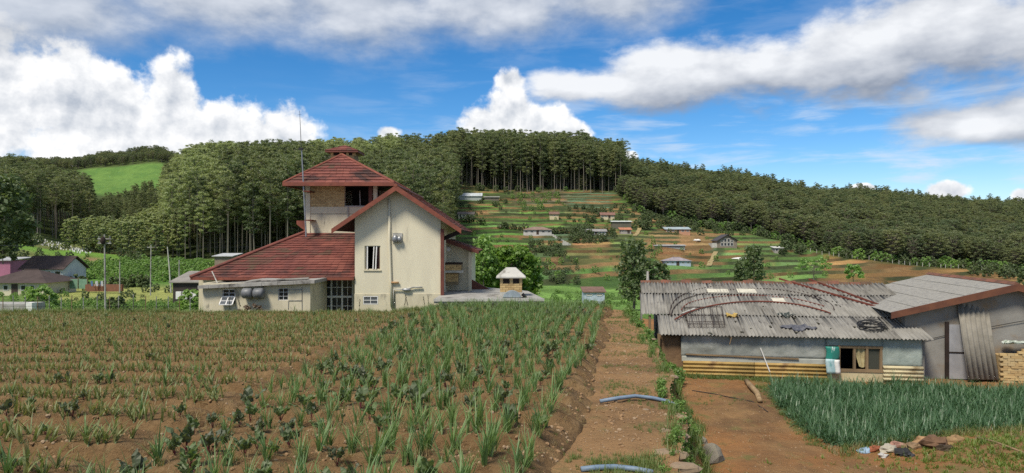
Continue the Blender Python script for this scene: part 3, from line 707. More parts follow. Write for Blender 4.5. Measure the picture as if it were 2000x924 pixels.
    MB().box(X(915,44.6),X(921,44.6),44.55,44.75,GZ,Z(492,44.6)).build('veranda_post', W['cream_dirty'], h)
    yb3 = 43.6
    MB().box(X(862,yb3),X(902,yb3),yb3,yb3+.9,Z(532,yb3),Z(516,yb3)).build('balcony_box', W['mortar'], h)
    bricks(h, X(863,yb3), X(901.5,yb3), Z(528,yb3), Z(518,yb3), yb3, .3, .11)
    MB().box(X(862,yb3),X(903,yb3),yb3-.04,yb3+.9,Z(533,yb3),Z(528.5,yb3)).build('balcony_ledge', W['conc_light'], h)
    MB().box(X(862,yb3),X(902,yb3),yb3-.03,yb3+.92,Z(516,yb3),Z(513,yb3)).build('balcony_coping', W['dark'], h)
    MB().box(X(864,43.9),X(895,43.9),43.9,44.6,Z(556,43.9),Z(534,43.9)).build('lower_box', W['mortar'], h)
    bricks(h, X(864,43.9), X(894.5,43.9), Z(550,43.9), Z(534.5,43.9), 43.9, .3, .11)
    MB().lump((X(873,44.5),44.8,Z(487,44.5)),(.22,.15,.18),10,6,.05).build('round_lamp', W['white'], h, smooth=True)
    # stair parapet and the low flat roof in front of the lean-to
    MB().slab([(X(921,46),46,Z(546,46)),(X(958,46),46,Z(566,46)),(X(958,46),46,Z(580,46)),(X(921,46),46,Z(572,46))],(0,.25,0)).build('stair_parapet', W['brown'], h)
    # ---- flat-roofed annexe
    ya = 38.7; ax0, ax1 = X(396,ya), X(606,ya); sz = Z(562,ya)
    wins = [(X(434,ya),X(459,ya),Z(593,ya),Z(565,ya)),(X(543,ya),X(563,ya),Z(587,ya),Z(562.5,ya))]
    mb = MB(); cuts = [ax0]+[q for wv in wins for q in wv[:2]]+[ax1]; top = Z(553,ya)
    for i in range(0, len(cuts), 2): mb.box(cuts[i],cuts[i+1],ya,ya+.2,GZ,top)
    for a,b,c,d in wins: mb.box(a,b,ya,ya+.2,GZ,c); mb.box(a,b,ya,ya+.2,d,top)
    mb.box(ax0,ax0+.2,ya+.2,42.2,GZ,top); mb.box(ax1-.2,ax1,ya+.2,42.2,GZ,top); mb.build('annexe_wall', W['cream_dirty'], h)
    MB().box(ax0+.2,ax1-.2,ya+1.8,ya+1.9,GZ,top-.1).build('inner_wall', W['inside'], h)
    mb = MB(); n = 22; zs0, zs1 = Z(562,ya-.35), Z(551.5,ya-.35)
    for i in range(n):
        a, b = ax0-.12+(ax1-ax0+.45)*i/n, ax0-.12+(ax1-ax0+.45)*(i+1)/n; z0 = zs0+(zs1-zs0)*i/n; z1 = zs0+(zs1-zs0)*(i+1)/n; j = [random.uniform(-.02,.02) for _ in range(2)]
        mb.slab([(a,ya-.35+j[0],z0-.06),(b,ya-.35+j[0],z1-.06),(b,ya-.35+j[0],z1+.12),(a,ya-.35+j[0],z0+.12+j[1]*.6)],(0,2.6-j[0],0))
    mb.build('annexe_roof_slab', W['conc'], h)
    a,b,c,d = wins[0]; m2 = c+(d-c)*.48
    pane_grid(h, a+.005,b-.005,m2,d-.005,ya+.1,2,2,.025,fw=.035)
    aw = MB(); zt2 = m2-.01; zb2 = c-.03; yo = ya-.32; F = .05
    def ln(p, q): aw.bar(p, q, .055, .05)
    A, B, Cc, D = Vector((a-.03,yo,zb2)), Vector((b-.03,yo,zb2)), Vector((b,ya+.02,zt2)), Vector((a,ya+.02,zt2))
    ln(A,B); ln(B,Cc); ln(Cc,D); ln(D,A); ln((A+B)/2,(Cc+D)/2); ln((A+D)/2,(B+Cc)/2)
    aw = aw.build('awning_sash', W['white'], h); MB().slab([A,B,Cc,D],(0,.012,.012)).build('pane', W['glass2'], aw)
    a,b,c,d = wins[1]; pane_grid(h, a+.005,b-.005,c+.005,d-.005,ya+.1,2,3,.025,fw=.035)
    for pts in ([(563,566),(590,566)],[(590,562),(590,606)],[(564,587),(590,587)],[(564,587),(563,604)]):
        MB().tube([(X(p,ya),ya-.02,Z(q,ya)) for p,q in pts],.016,5).build('conduit', W['conc'], h)
    for px in (487,509):
        d = MB(); d.lump((X(px,ya),ya-.25,Z(572,ya)),(.1,.1,.1),4,4,0); d = MB(); cx_, cz_ = X(px,ya), Z(572,ya); d.tube([(cx_-.30,ya-.3,cz_),(cx_-.27,ya-.3,cz_),(cx_-.2,ya-.3,cz_),(cx_+.2,ya-.3,cz_),(cx_+.27,ya-.3,cz_),(cx_+.30,ya-.3,cz_)],[.1,.22,.29,.29,.22,.1],14); d.build('wall_tank', mat('grey_tank_metal',(.20,.205,.21),(.13,.135,.14),3,.5,metal=.2), h, smooth=True)
    mb = MB(); mb.tube([(X(478,ya),ya-.06,Z(566,ya)),(X(474,ya),ya-.06,Z(572,ya)),(X(476,ya),ya-.06,Z(578,ya)),(X(485,ya),ya-.1,Z(578,ya))],.02,5); mb.tube([(X(480,ya),ya-.1,Z(580,ya)),(X(498,ya),ya-.12,Z(588,ya)),(X(516,ya),ya-.1,Z(581,ya))],.02,5); mb.build('tank_pipe', W['conc'], h)
    return h
HOUSE = house()
def tower_mast():
    a, b = P(598,462,45.2), P(585,216,45.2); t = thing('radio_mast', 'tall thin radio mast standing on the red roof beside the tower', 'antenna', a)
    mid = a.lerp(b,.70)
    MB().tube([a,mid],[.055,.04],6).build('lower_pole', W['steel'], t); MB().tube([mid-Vector((.02,0,0)),a.lerp(b,.86),b],[.024,.018,.01],5).build('upper_rod', W['black'], t)
    MB().box(mid.x-.16,mid.x+.08,45.1,45.3,mid.z-.12,mid.z+.03).build('clamp', W['black'], t)
    for q in (.13,.36): c = a.lerp(b,q); MB().box(c.x-.02,c.x+.40,45.15,46.27,c.z-.03,c.z+.03).build('wall_bracket', W['rust'], t)
    c = a.lerp(b,.97); MB().tube([c-Vector((.12,0,0)),c+Vector((.12,0,0))],.008,4).build('cross_rod', W['black'], t)
tower_mast()
def flat_terrace():
    z = -3.18; t = thing('flat_concrete_roof', 'low grey flat concrete roof running right from the cream house', 'roof slab', (-1, 42, z-2.4))
    mb = MB(); mb.slab([(-4.25,38.4,z),(1.75,38.6,z+.0),(1.0,44.5,z),(-1.8,48.0,z),(-4.1,48.0,z)],(0,0,-.24)); mb.build('slab', W['conc'], t)
    mb = MB(); mb.box(-4.0,1.4,39.2,39.4,z-2.3,z-.245); mb.box(-4.0,-3.8,39.4,47,z-2.3,z-.245); mb.build('wall', W['cement'], t)
    mb = MB(); mb.slab([(-4.27,38.35,z+.02),(1.77,38.55,z+.02),(1.77,38.55,z-.14),(-4.27,38.35,z-.14)],(0,.04,0)); mb.build('edge_trim', W['conc_light'], t)
    c = thing('brick_vent', 'small buff brick vent box with pale pyramid cap on the flat roof', 'vent', (P(998,580,40.2).x,40.8,z+.004))
    x0, x1 = P(976,0,40.2).x, P(1020,0,40.2).x; zt = (HZ-543)/FP*40.2
    MB().box(x0+.02,x1-.02,40.22,41.4,z+.004,zt-.02).build('core', W['mortar'], c)
    bricks(c, x0+.02, x1-.02, z+.25, zt-.33, 40.22, .32, .125, .02)
    MB().box(x0-.01,x1+.01,40.18,41.42,z+.004,z+.24).build('base', W['conc_light'], c)
    for f in (0,.44,.86): MB().box(x0+(x1-x0)*f+.02,x0+(x1-x0)*(f+.14)-.0,40.19,40.4,zt-.33,zt).build('pier', W['brick'], c)
    for f in (.15,.59): MB().box(x0+(x1-x0)*f,x0+(x1-x0)*(f+.27),40.205,40.22,zt-.3,zt-.06).build('vent_shade_panel', W['dark'], c)  # dark panels on the solid core stand in for shaded holes
    k = MB(); e = .2; cx, cy = (x0+x1)/2, 40.8; q = [(x0-e,40.0,zt),(x1+e,40.0,zt),(x1+e,41.6,zt),(x0-e,41.6,zt)]
    k.slab(q,(0,0,.07)); k.add([(a,b,zt+.071) for a,b,_ in q]+[(cx-.28,cy-.15,zt+.58),(cx+.28,cy-.15,zt+.58),(cx+.28,cy+.15,zt+.58),(cx-.28,cy+.15,zt+.58)],[(0,1,5,4),(1,2,6,5),(2,3,7,6),(3,0,4,7),(4,5,6,7)])
    k.build('cap', W['conc_light'], c)
    # upturned metal tub in front of the vent
    tb = MB(); n = 12; a = P(982,581,39.4); b = P(1018,581,39.4); vs = []
    for yy in (39.1,39.8):
        for i in range(n+1):
            u = i/n; vs.append((a.x+(b.x-a.x)*u, yy, z+.03+.36*math.sin(math.pi*u)**.6))
    tb.add(vs,[(i,i+1,n+2+i,n+1+i) for i in range(n)]+[tuple(range(n+1)),tuple(range(2*n+1,n,-1))])
    o = tb.build('metal_tub', mat('pale_blue_metal',(.38,.44,.47),(.28,.33,.36),3,.4,metal=.3), smooth=False); tag(o,'pale blue-grey upturned tub in front of the brick vent','tub')
    o = MB().tube([P(1020,574,39.3),P(1026,580,39.3),P(1021,583,39.2)],.1,7).build('black_bucket', W['black']); tag(o,'small black object beside the upturned tub','bucket')
flat_terrace()
# loose sheets and sticks on the annexe roof
for i,(px0,px1,dz,rt) in enumerate(((478,515,.05,.1),(510,560,.12,-.15),(545,605,.04,.05))):
    a = P(px0,548,39.4); b = P(px1,548,39.4); z = (HZ-556+ (px0-400)*.045)/FP*39.4+dz
    o = MB().slab([(a.x,38.9,z+.05*i),(b.x,39.0,z+rt*.5+.1),(b.x-.2,40.0,z+rt*.6+.12),(a.x+.1,40.1,z+.08)],(0,0,-.02)).build('loose_roof_sheet', W['asb2'] if i != 1 else W['conc'])
    tag(o, ['left dark loose sheet on the annexe roof','tilted middle loose sheet on the annexe roof','pale right-hand loose sheet on the annexe roof'][i], 'sheet', 'loose sheets on the annexe roof')
o = MB().tube([P(426,556,38.8),P(414,530,39.3)],.03,5).build('leaning_pole', W['conc_light']); tag(o,'thin white pole leaning on the left end of the annexe roof','pole')

# ================================================================== sheds on the right
SY = R(8.7); E1 = Vector((math.cos(SY), -math.sin(SY), 0)); E2 = Vector((math.sin(SY), math.cos(SY), 0)); UP = Vector((0, 0, 1))
SO = Vector(((1290-1000)/FP*26.5, 26.5, (HZ-655)/FP*26.5)); SL = 0.2456; SA = math.atan(SL)
def S(t, l, z=0.0): return SO+E1*t+E2*l+UP*z                     # along the eave, back into the shed, up from the eave
def Rf(t, l, h=0.0): return S(t, l, l*SL)+UP*(h/math.cos(SA))      # a point on the corrugated roof
def corr_mesh(name, w, ln, pitch, amp, m, seg=6, th=0.008, rows=1, wob=0.0):
    n = int(round(w/pitch))*seg; xs = np.linspace(0, w, n+1); z = amp*np.cos(xs/pitch*2*np.pi)
    V = []; 
    for s in (0, -th):
        for j in range(rows+1):
            for i in range(n+1): V.append((xs[i], ln*j/rows+random.uniform(-wob, wob)*(j in (0, rows)), z[i]+s))
    N = (n+1)*(rows+1); F = []
    for j in range(rows):
        for i in range(n):
            a = j*(n+1)+i; F.append((a, a+1, a+n+2, a+n+1)); F.append((N+a+n+1, N+a+n+2, N+a+1, N+a))
    for i in range(n): F.append((N+i, N+i+1, i+1, i))
    for i in range(n): a = rows*(n+1)+i; F.append((a, a+1, N+a+1, N+a))
    for j in range(rows): a = j*(n+1); F.append((a, a+n+1, N+a+n+1, N+a)); a += n; F.append((N+a, N+a+n+1, a+n+1, a))
    me = bpy.data.meshes.new(name); me.from_pydata(V, [], F); me.materials.append(m); me.polygons.foreach_set('use_smooth', [True]*len(F))
    me.update(); return me
def place(name, me, parent, M):
    o = bpy.data.objects.new(name, me); COL.objects.link(o)
    if parent is not None: o.parent = parent; o.matrix_local = Matrix.Translation(-ORG[parent]) @ M; ORG[o] = ORG[parent]
    else: o.matrix_world = M; ORG[o] = M.translation.copy()
    return o
def frame(o, x, y, z):
    M = Matrix.Identity(4)
    for i, a in enumerate((x, y, z)):
        for k in range(3): M[k][i] = a[k]
    M.translation = o; return M
SLOPE = (E2*math.cos(SA)+UP*math.sin(SA)); RN = E1.cross(SLOPE)
def shed():
    s = thing('corrugated_shed', 'long low shed with grey corrugated roof and tarpaulin wall', 'shed', S(4.8, 3.2, -1.75))
    PI_, SW = 0.1326, 1.0608; ca = math.cos(SA)
    rows = [(0, 2.28, 0.0, 9), (2.14, 4.87, -.62, 10), (4.73, 6.46, -.55, 10)]
    mats = [W['asb'], W['asb2']]
    for r, (l0, l1, t0, n) in enumerate(rows):
        mesh = [corr_mesh('roof_sheet', SW+.05, (l1-l0)/ca, PI_, .026, m, 6, .008, 1, .02) for m in mats]
        for i in range(n):
            k = 1 if random.random() < .35 else 0
            o = Rf(t0+i*SW-.02, l0, .028+.020*r+.006*(i % 2)) + E2*random.uniform(-.05, .05)
            x = (E1+RN*random.uniform(-.006, .006)).normalized()
            y = (SLOPE+RN*random.uniform(-.004, .004)+E1*random.uniform(-.006,.006)).normalized()
            place('roof_sheet', mesh[k], s, frame(o, x, y, x.cross(y).normalized()))
    # red-brown ridge tiles with clods of moss and leaf litter
    rt = [mat('old_ridge_tile', (.20,.085,.055), (.11,.06,.042), 2, .95, .02, 8), mat('old_ridge_tile_mossy', (.14,.08,.05), (.08,.055,.035), 2, .95, .02, 8)]
    for i in range(22):
        t = -.55+i*.46; c = Rf(t, 6.42, .06); j = random.uniform(-.03, .03)
        mb = MB(); a = c; b = c+E1*.45
        q = [a-E2*.16-UP*.04, a+UP*(.09+j), a+E2*.2-UP*.05]; mb.slab(q, b-a+UP*random.uniform(-.02,.02)); mb.build('ridge_tile', rt[i % 2], s)
    # far slope of the roof
    b = MB(); b.slab([Rf(-.5,6.44,0),Rf(9.6,6.44,0),S(9.6,12.0,.35),S(-.5,12.0,.35)], (0,0,-.02)); b.build('rear_roof', W['asb'], s)
    # walls
    wl = .28; gb = -1.62
    def wpt(t, z, l=wl): return S(t, l, z)
    def panel(name, pts, m, th=.03, l=wl, bumpy=0.0, nx=24, nz=6):
        """sheet panel t0,t1,z0,z1 that hangs a little unevenly"""
        t0, t1, z0, z1 = pts; V = []; F = []
        for side in (0, 1):
            for j in range(nz+1):
                for i in range(nx+1):
                    t = t0+(t1-t0)*i/nx; z = z0+(z1-z0)*j/nz
                    d = bumpy*float(fbm(t*1.7+5, z*2.3+t0, 3))
                    V.append(S(t, l+d+(th if side else 0), z))
        N = (nx+1)*(nz+1)
        for j in range(nz):
            for i in range(nx):
                a = j*(nx+1)+i; F.append((a, a+1, a+nx+2, a+nx+1)); F.append((N+a, N+a+nx+1, N+a+nx+2, N+a+1))
        for i in range(nx): F.append((i, N+i, N+i+1, i+1)); a = nz*(nx+1)+i; F.append((a, a+1, N+a+1, N+a))
        for j in range(nz): a = j*(nx+1); F.append((a, a+nx+1, N+a+nx+1, N+a)); a += nx; F.append((a, N+a, N+a+nx+1, a+nx+1))
        mb = MB(); mb.add(V, F); return mb.build(name, m, s, smooth=True)
    tarp = mat('grey_tarpaulin', (.33,.34,.31), (.22,.235,.215), 1.3, .55, .03, 3.0, c3=(.42,.43,.40), s3=.7, t3=(.5,.62))
    tarp2 = mat('pale_tarpaulin_hem', (.42,.43,.38), (.34,.35,.31), 2, .7, .01, 6)
    clear = mat('clear_plastic_sheet', (.34,.38,.34), (.24,.28,.25), 2.0, .35, .03, 4.0)
    panel('tarpaulin', (.78,6.0,-.80,.03), tarp, bumpy=.07, nx=40, nz=8)
    panel('tarpaulin_hem', (.80,6.0,-1.0,-.79), tarp2, bumpy=.03, l=wl-.03)
    panel('plastic_sheet', (7.9,9.25,-1.02,.03), clear, bumpy=.07, nx=16, nz=8)
    panel('plastic_valance', (5.98,7.92,-.30,.03), clear, bumpy=.03, nx=16)
    MB().bar(S(.95,wl-.06,-.72), S(5.0,wl-.06,-.80), .05).build('batten', W['wood'], s)
    MB().bar(S(3.65,wl-.07,-.42), S(3.98,wl-.09,-1.3), .035).build('white_stick', W['white'], s)
    MB().bar(S(2.58,-.02,-.02), S(2.52,.02,-.28), .03).build('hanging_lath', W['wood'], s)
    yel = mat('yellow_painted_sheet', (.42,.285,.10), (.33,.215,.07), 1.5, .7, .003, 30, c3=(.17,.095,.04), s3=1.3, t3=(.54,.72))
    crm = mat('cream_painted_sheet', (.55,.48,.30), (.45,.38,.23), 1.5, .7, .003, 30, c3=(.26,.19,.10), s3=1.3, t3=(.54,.72))
    for (t0, t1, m, nm, z0) in ((.85,3.45,yel,'yellow_sheet',-1.53),(3.42,6.0,yel,'yellow_sheet',-1.53),(7.92,9.28,crm,'cream_sheet',-1.53)):
        me = corr_mesh(nm, .56, t1-t0, .14, .035, m); place(nm, me, s, frame(S(t0, wl-.055, z0), UP, E1, UP.cross(E1)))
    # left end: earth wall, corner post, underpinning
    mud = mat('mud_plaster', (.24,.15,.08), (.17,.105,.06), 1.5, .95, .03, 6)
    panel('mud_wall', (.02,.95,-1.75,-.05), mud, th=.2, l=wl+.15, bumpy=.05, nx=8)
    MB().bar(S(-.05,.3,-1.9), S(-.05,.3,.02), .09).build('corner_post', W['wood'], s)
    MB().bar(S(-.30,2.3,-1.9), S(-.30,2.3,.50), .09).build('corner_post', W['wood'], s)
    e = MB(); e.slab([S(.05,.5,-1.9),S(.05,6.4,-1.9),S(.05,6.4,1.5),S(.05,.5,.05)], E1*.12); e.build('end_wall', W['cement'], s)
    e = MB(); e.slab([S(9.3,.5,-1.9),S(9.3,6.4,-1.9),S(9.3,6.4,1.5),S(9.3,.5,.05)], E1*.12); e.build('end_wall', W['cement'], s)
    MB().slab([S(-.62,3.2,-1.7),S(-.62,4.6,-1.7),S(-.62,4.6,1.05),S(-.62,3.2,.72)], E1*.05).build('end_sheet', W['asb2'], s)
    MB().slab([S(.8,wl+.1,-1.9),S(9.3,wl+.1,-1.9),S(9.3,wl+.1,-1.5),S(.8,wl+.1,-1.5)], E2*.2).build('footing', W['wood'], s)
    MB().slab([S(.4,3.5,-1.9),S(9.2,3.5,-1.9),S(9.2,3.5,.5),S(.4,3.5,.5)], E2*.1).build('inner_wall', W['inside'], s)
    # window: posts, dark room behind, curtain
    z0, z1 = -1.18, -.32; f = MB()
    for t in (6.42,6.95,7.38,7.86): f.bar(S(t,wl,z0-.05), S(t,wl,z1), .08)
    f.bar(S(6.38,wl,z1), S(7.92,wl,z1), .09); f.bar(S(6.38,wl,z0), S(7.92,wl,z0), .10)
    wf = f.build('window', W['wood'], s)
    cv = MB(); n = 14; V = []
    for j in range(5):
        for i in range(n+1):
            u = i/n; w2 = 1-.55*(j/4)**1.2; V.append(S(6.95+.47*(.5+(u-.5)*w2)+.06*(j/4), wl+.06+.03*math.sin(u*15), z1-.03-(z1-z0)*(.85-.1*abs(u-.5))*j/4))
    cv.add(V, [(j*(n+1)+i, j*(n+1)+i+1, (j+1)*(n+1)+i+1, (j+1)*(n+1)+i) for j in range(4) for i in range(n)])
    cv.build('curtain', mat('faded_yellow_curtain', (.46,.40,.22), (.34,.27,.14), 5, .9), wf, smooth=True)
    MB().slab([S(7.42,wl+.03,z0+.05),S(7.82,wl+.03,z0+.05),S(7.82,wl+.03,z1-.04),S(7.42,wl+.03,z1-.04)], E2*.02).build('pane', glassmat('dusty_window_glass', (.06,.06,.05)), wf)
    MB().slab([S(6.0,wl-.02,-1.6),S(7.92,wl-.02,-1.6),S(7.92,wl-.02,-1.2),S(6.0,wl-.02,-1.2)], E2*.08).build('sill_panel', crm, s)
    return s
SHED = shed()
# printed sacks hung by the shed window
def sack(nm, t0, t1, z0, z1, m, label, l):
    mb = MB(); n = 6; V = []
    for k in (0, 1):
        for j in range(n+1):
            for i in range(n+1):
                t = t0+(t1-t0)*i/n; z = z0+(z1-z0)*j/n; V.append(S(t+.02*math.sin(z*9), l-(.05*math.sin(math.pi*i/n)+.02) if k == 0 else l, z))
    N = (n+1)**2; F = []
    for j in range(n):
        for i in range(n): a = j*(n+1)+i; F += [(a,a+1,a+n+2,a+n+1),(N+a,N+a+n+1,N+a+n+2,N+a+1)]
    for i in range(n):
        F += [(i,N+i,N+i+1,i+1),(n*(n+1)+i,n*(n+1)+i+1,N+n*(n+1)+i+1,N+n*(n+1)+i),(i*(n+1),(i+1)*(n+1),N+(i+1)*(n+1),N+i*(n+1)),(i*(n+1)+n,N+i*(n+1)+n,N+(i+1)*(n+1)+n,(i+1)*(n+1)+n)]
    mb.add(V, F); return tag(mb.build(nm, m, smooth=True), label, 'sack')
teal = mat('teal_plastic_sack', (.02,.22,.17), (.03,.16,.13), 6, .5, c3=(.45,.52,.50), s3=3, t3=(.55,.60), stretch=(1.5,1.5,.3))
pale = mat('pale_blue_plastic_sack', (.42,.55,.57), (.30,.45,.47), 4, .5, c3=(.07,.28,.27), s3=3, t3=(.55,.62), stretch=(2,2,.4))
sack('fertiliser_sack', 5.92, 6.38, -.78, -.30, teal, 'teal plastic sack hung beside the shed window', .13)
sack('fertiliser_sack', 5.92, 6.26, -1.28, -.75, pale, 'pale blue plastic sack hung below the teal one', .10)
sack('fertiliser_sack', 6.22, 6.40, -1.28, -.77, W['white'], 'narrow white sack hung next to the shed window', .08)
# ---- things lying on the corrugated roof
def arc(name, pts, r, m, label, cat, group=None, n=40, h=.06, jit=0.0):
    """smooth rod through roof points given as photo pixels"""
    q = []
    for px, py in pts:
        l = ((py-HZ)/FP*SO.y+SO.z)/(SL+(py-HZ)/FP*-0+1e-9) if False else None
        q.append(roof_at(px, py))
    P_ = []
    m_ = len(q)
    for i in range(n+1):
        u = i/n*(m_-1); k = min(int(u), m_-2); f = u-k
        p0, p1, p2, p3 = q[max(k-1,0)], q[k], q[k+1], q[min(k+2,m_-1)]
        g = lambda a: .5*((2*p1[a])+(-p0[a]+p2[a])*f+(2*p0[a]-5*p1[a]+4*p2[a]-p3[a])*f*f+(-p0[a]+3*p1[a]-3*p2[a]+p3[a])*f**3)
        P_.append(Rf(g(0), g(1), h+jit*math.sin(i*.8)))
    return tag(MB().tube(P_, r, 6).build(name, m), label, cat, group)
def roof_at(px, py):
    """roof coordinates (along, up the slope) of a photo pixel"""
    d = Vector(((px-1000)/FP, 1, (HZ-py)/FP)); o = Rf(0, 0, .05); k = o.dot(RN)/d.dot(RN); w = d*k-o
    return w.dot(E1), w.dot(E2)
G = 'bent rusty rods on the shed roof'
arc('bent_steel_arch', [(1318,626),(1345,612),(1385,600),(1440,592),(1500,591),(1560,597),(1605,608),(1622,614)], .032, W['rust'], 'thick red steel arch, lowest of those on the shed roof', 'steel rod', G, h=.09)
arc('bent_steel_arch', [(1308,614),(1312,596),(1326,580),(1360,566),(1410,557),(1470,554),(1530,560),(1580,573),(1620,592),(1630,606)], .026, W['rebar'], 'thin dark steel arch, widest and topmost on the shed roof', 'steel rod', G, h=.05)
arc('bent_steel_arch', [(1310,618),(1318,600),(1340,584),(1385,572),(1440,566),(1500,565),(1560,573),(1605,588)], .022, W['rebar'], 'thin dark steel arch just below the topmost one', 'steel rod', G, h=.07)
arc('bent_steel_arch', [(1330,606),(1345,592),(1385,582),(1440,577),(1500,578),(1560,585),(1610,598)], .022, W['rust'], 'thin rusty steel arch just above the thick red one', 'steel rod', G, h=.05)
for (a, b, w, lb) in (((1522,547),(1728,606),.055,'long rust-red beam lying across the right of the shed roof'),((1580,548),(1734,604),.06,'second rust-red beam converging with the long one')):
    p, q = roof_at(*a), roof_at(*b); tag(MB().bar(Rf(p[0],p[1],.11), Rf(q[0],q[1],.10), w, .07).build('steel_beam', W['rust']), lb, 'beam', 'red beams on the shed roof')
def cage():
    c = roof_at(1375,637); t = thing('wire_cage', 'collapsed dark wire cage on the left of the shed roof', 'wire frame', Rf(c[0], c[1], .07))
    a = [roof_at(1345,640), roof_at(1416,640), roof_at(1410,600), roof_at(1335,603)]
    def rod(p, q, h0, h1): MB().tube([Rf(*p, h0), Rf(*q, h1)], .011, 5).build('rod', W['rebar'], t)
    L = lambda p, q, u: (p[0]+(q[0]-p[0])*u, p[1]+(q[1]-p[1])*u)
    for i in range(4): rod(a[i], a[(i+1) % 4], .07, .07)
    for u in (.15,.32,.5,.68,.85): rod(L(a[0],a[1],u), L(a[3],a[2],u), .075, .09)
    for u in (.08,.16,.24,.55): rod(L(a[0],a[3],u), L(a[1],a[2],u), .09, .09)
    tp = [roof_at(1350,618), roof_at(1408,618)]
    for u in (0,.35,.7,1): rod(L(a[0],a[1],u), L(tp[0],tp[1],u), .08, .42); rod(L(a[3],a[2],u), L(tp[0],tp[1],u), .08, .42)
    rod(tp[0], tp[1], .42, .42)
cage()
def coil():
    c = roof_at(1702,640); mb = MB(); pts = []
    for i in range(260):
        a = i*.2; r = .40+.07*math.sin(i*.37)+.05*math.sin(i*.113); pts.append(Rf(c[0]+r*1.05*math.cos(a), c[1]+r*.95*math.sin(a), .07+.0006*i+.03*math.sin(i*.29)))
    tag(mb.tube(pts, .014, 5).build('hose_coil', W['black']), 'black hose coiled on the right of the shed roof', 'hose')
coil()
def rag(px, py, w, d, m, label, seed):
    rg = random.Random(seed); c = roof_at(px, py); mb = MB(); n = 9; V = []
    for j in range(n+1):
        for i in range(n+1):
            u, v = i/n-.5, j/n-.5; k = 1+.35*math.sin(4*math.atan2(v, u)+seed)
            V.append(Rf(c[0]+u*w*k, c[1]+v*d*k, .05+.05*rg.random()+.04*math.cos(u*9)*math.cos(v*7)))
    N = len(V); V += [p-UP*.03 for p in V]; F = []
    for j in range(n):
        for i in range(n): a = j*(n+1)+i; F += [(a,a+1,a+n+2,a+n+1),(N+a,N+a+n+1,N+a+n+2,N+a+1)]
    mb.add(V, F); tag(mb.build('crumpled_cloth', m, smooth=True), label, 'cloth', 'rags on the shed roof')
dk = mat('dark_blue_grey_cloth', (.05,.055,.075), (.14,.14,.15), 6, .9)
rag(1560,640,1.0,.5, dk, 'dark blue-grey crumpled cloth in the middle of the shed roof', 2)
rag(1430,617,.35,.3, mat('ochre_cloth', (.42,.30,.09), (.33,.22,.07), 6, .9), 'small ochre rag on the shed roof', 5)
rag(1535,615,.55,.4, mat('black_green_plastic', (.03,.04,.035), (.07,.08,.07), 6, .6), 'black plastic scrap on the shed roof above the blue-grey cloth', 8)
for i,(px,py,w,d) in enumerate(((1402,570,.9,.5),(1458,570,.8,.55),(1520,588,.5,.5))):
    a = roof_at(px, py); q = [Rf(a[0]-w/2,a[1]-d/2,.09),Rf(a[0]+w/2,a[1]-d/2,.09),Rf(a[0]+w/2,a[1]+d/2,.09),Rf(a[0]-w/2,a[1]+d/2,.09)]
    tag(MB().slab(q, RN*.012).build('patch_sheet', mat('cream_patch_sheet', (.58,.55,.44), (.46,.43,.35), 3, .8)), ('left cream patch laid on the shed roof under the arches','middle cream patch laid on the shed roof under the arches','right small cream patch on the shed roof')[i], 'sheet', 'cream patches on the shed roof')
a, b = roof_at(1333,613), roof_at(1357,604); tag(MB().bar(Rf(*a,.08), Rf(*b,.08), .1, .03).build('pale_plank', W['conc_light']), 'short pale plank at the left end of the arches', 'plank')
# moss clods and holes' dark patches of leaf litter
for i in range(46):
    px, py = random.uniform(1330,1740), random.uniform(562,652); a = roof_at(px, py)
    tag(MB().lump(Rf(*a,.03), (random.uniform(.03,.09), random.uniform(.05,.16), .025), 7, 4, .3).build('moss_clump', mat('dark_moss', (.035,.035,.025), (.06,.055,.035), 5, 1.0)), 'small dark moss clump stuck on the corrugated shed roof', 'moss', 'moss clumps on the shed roof')
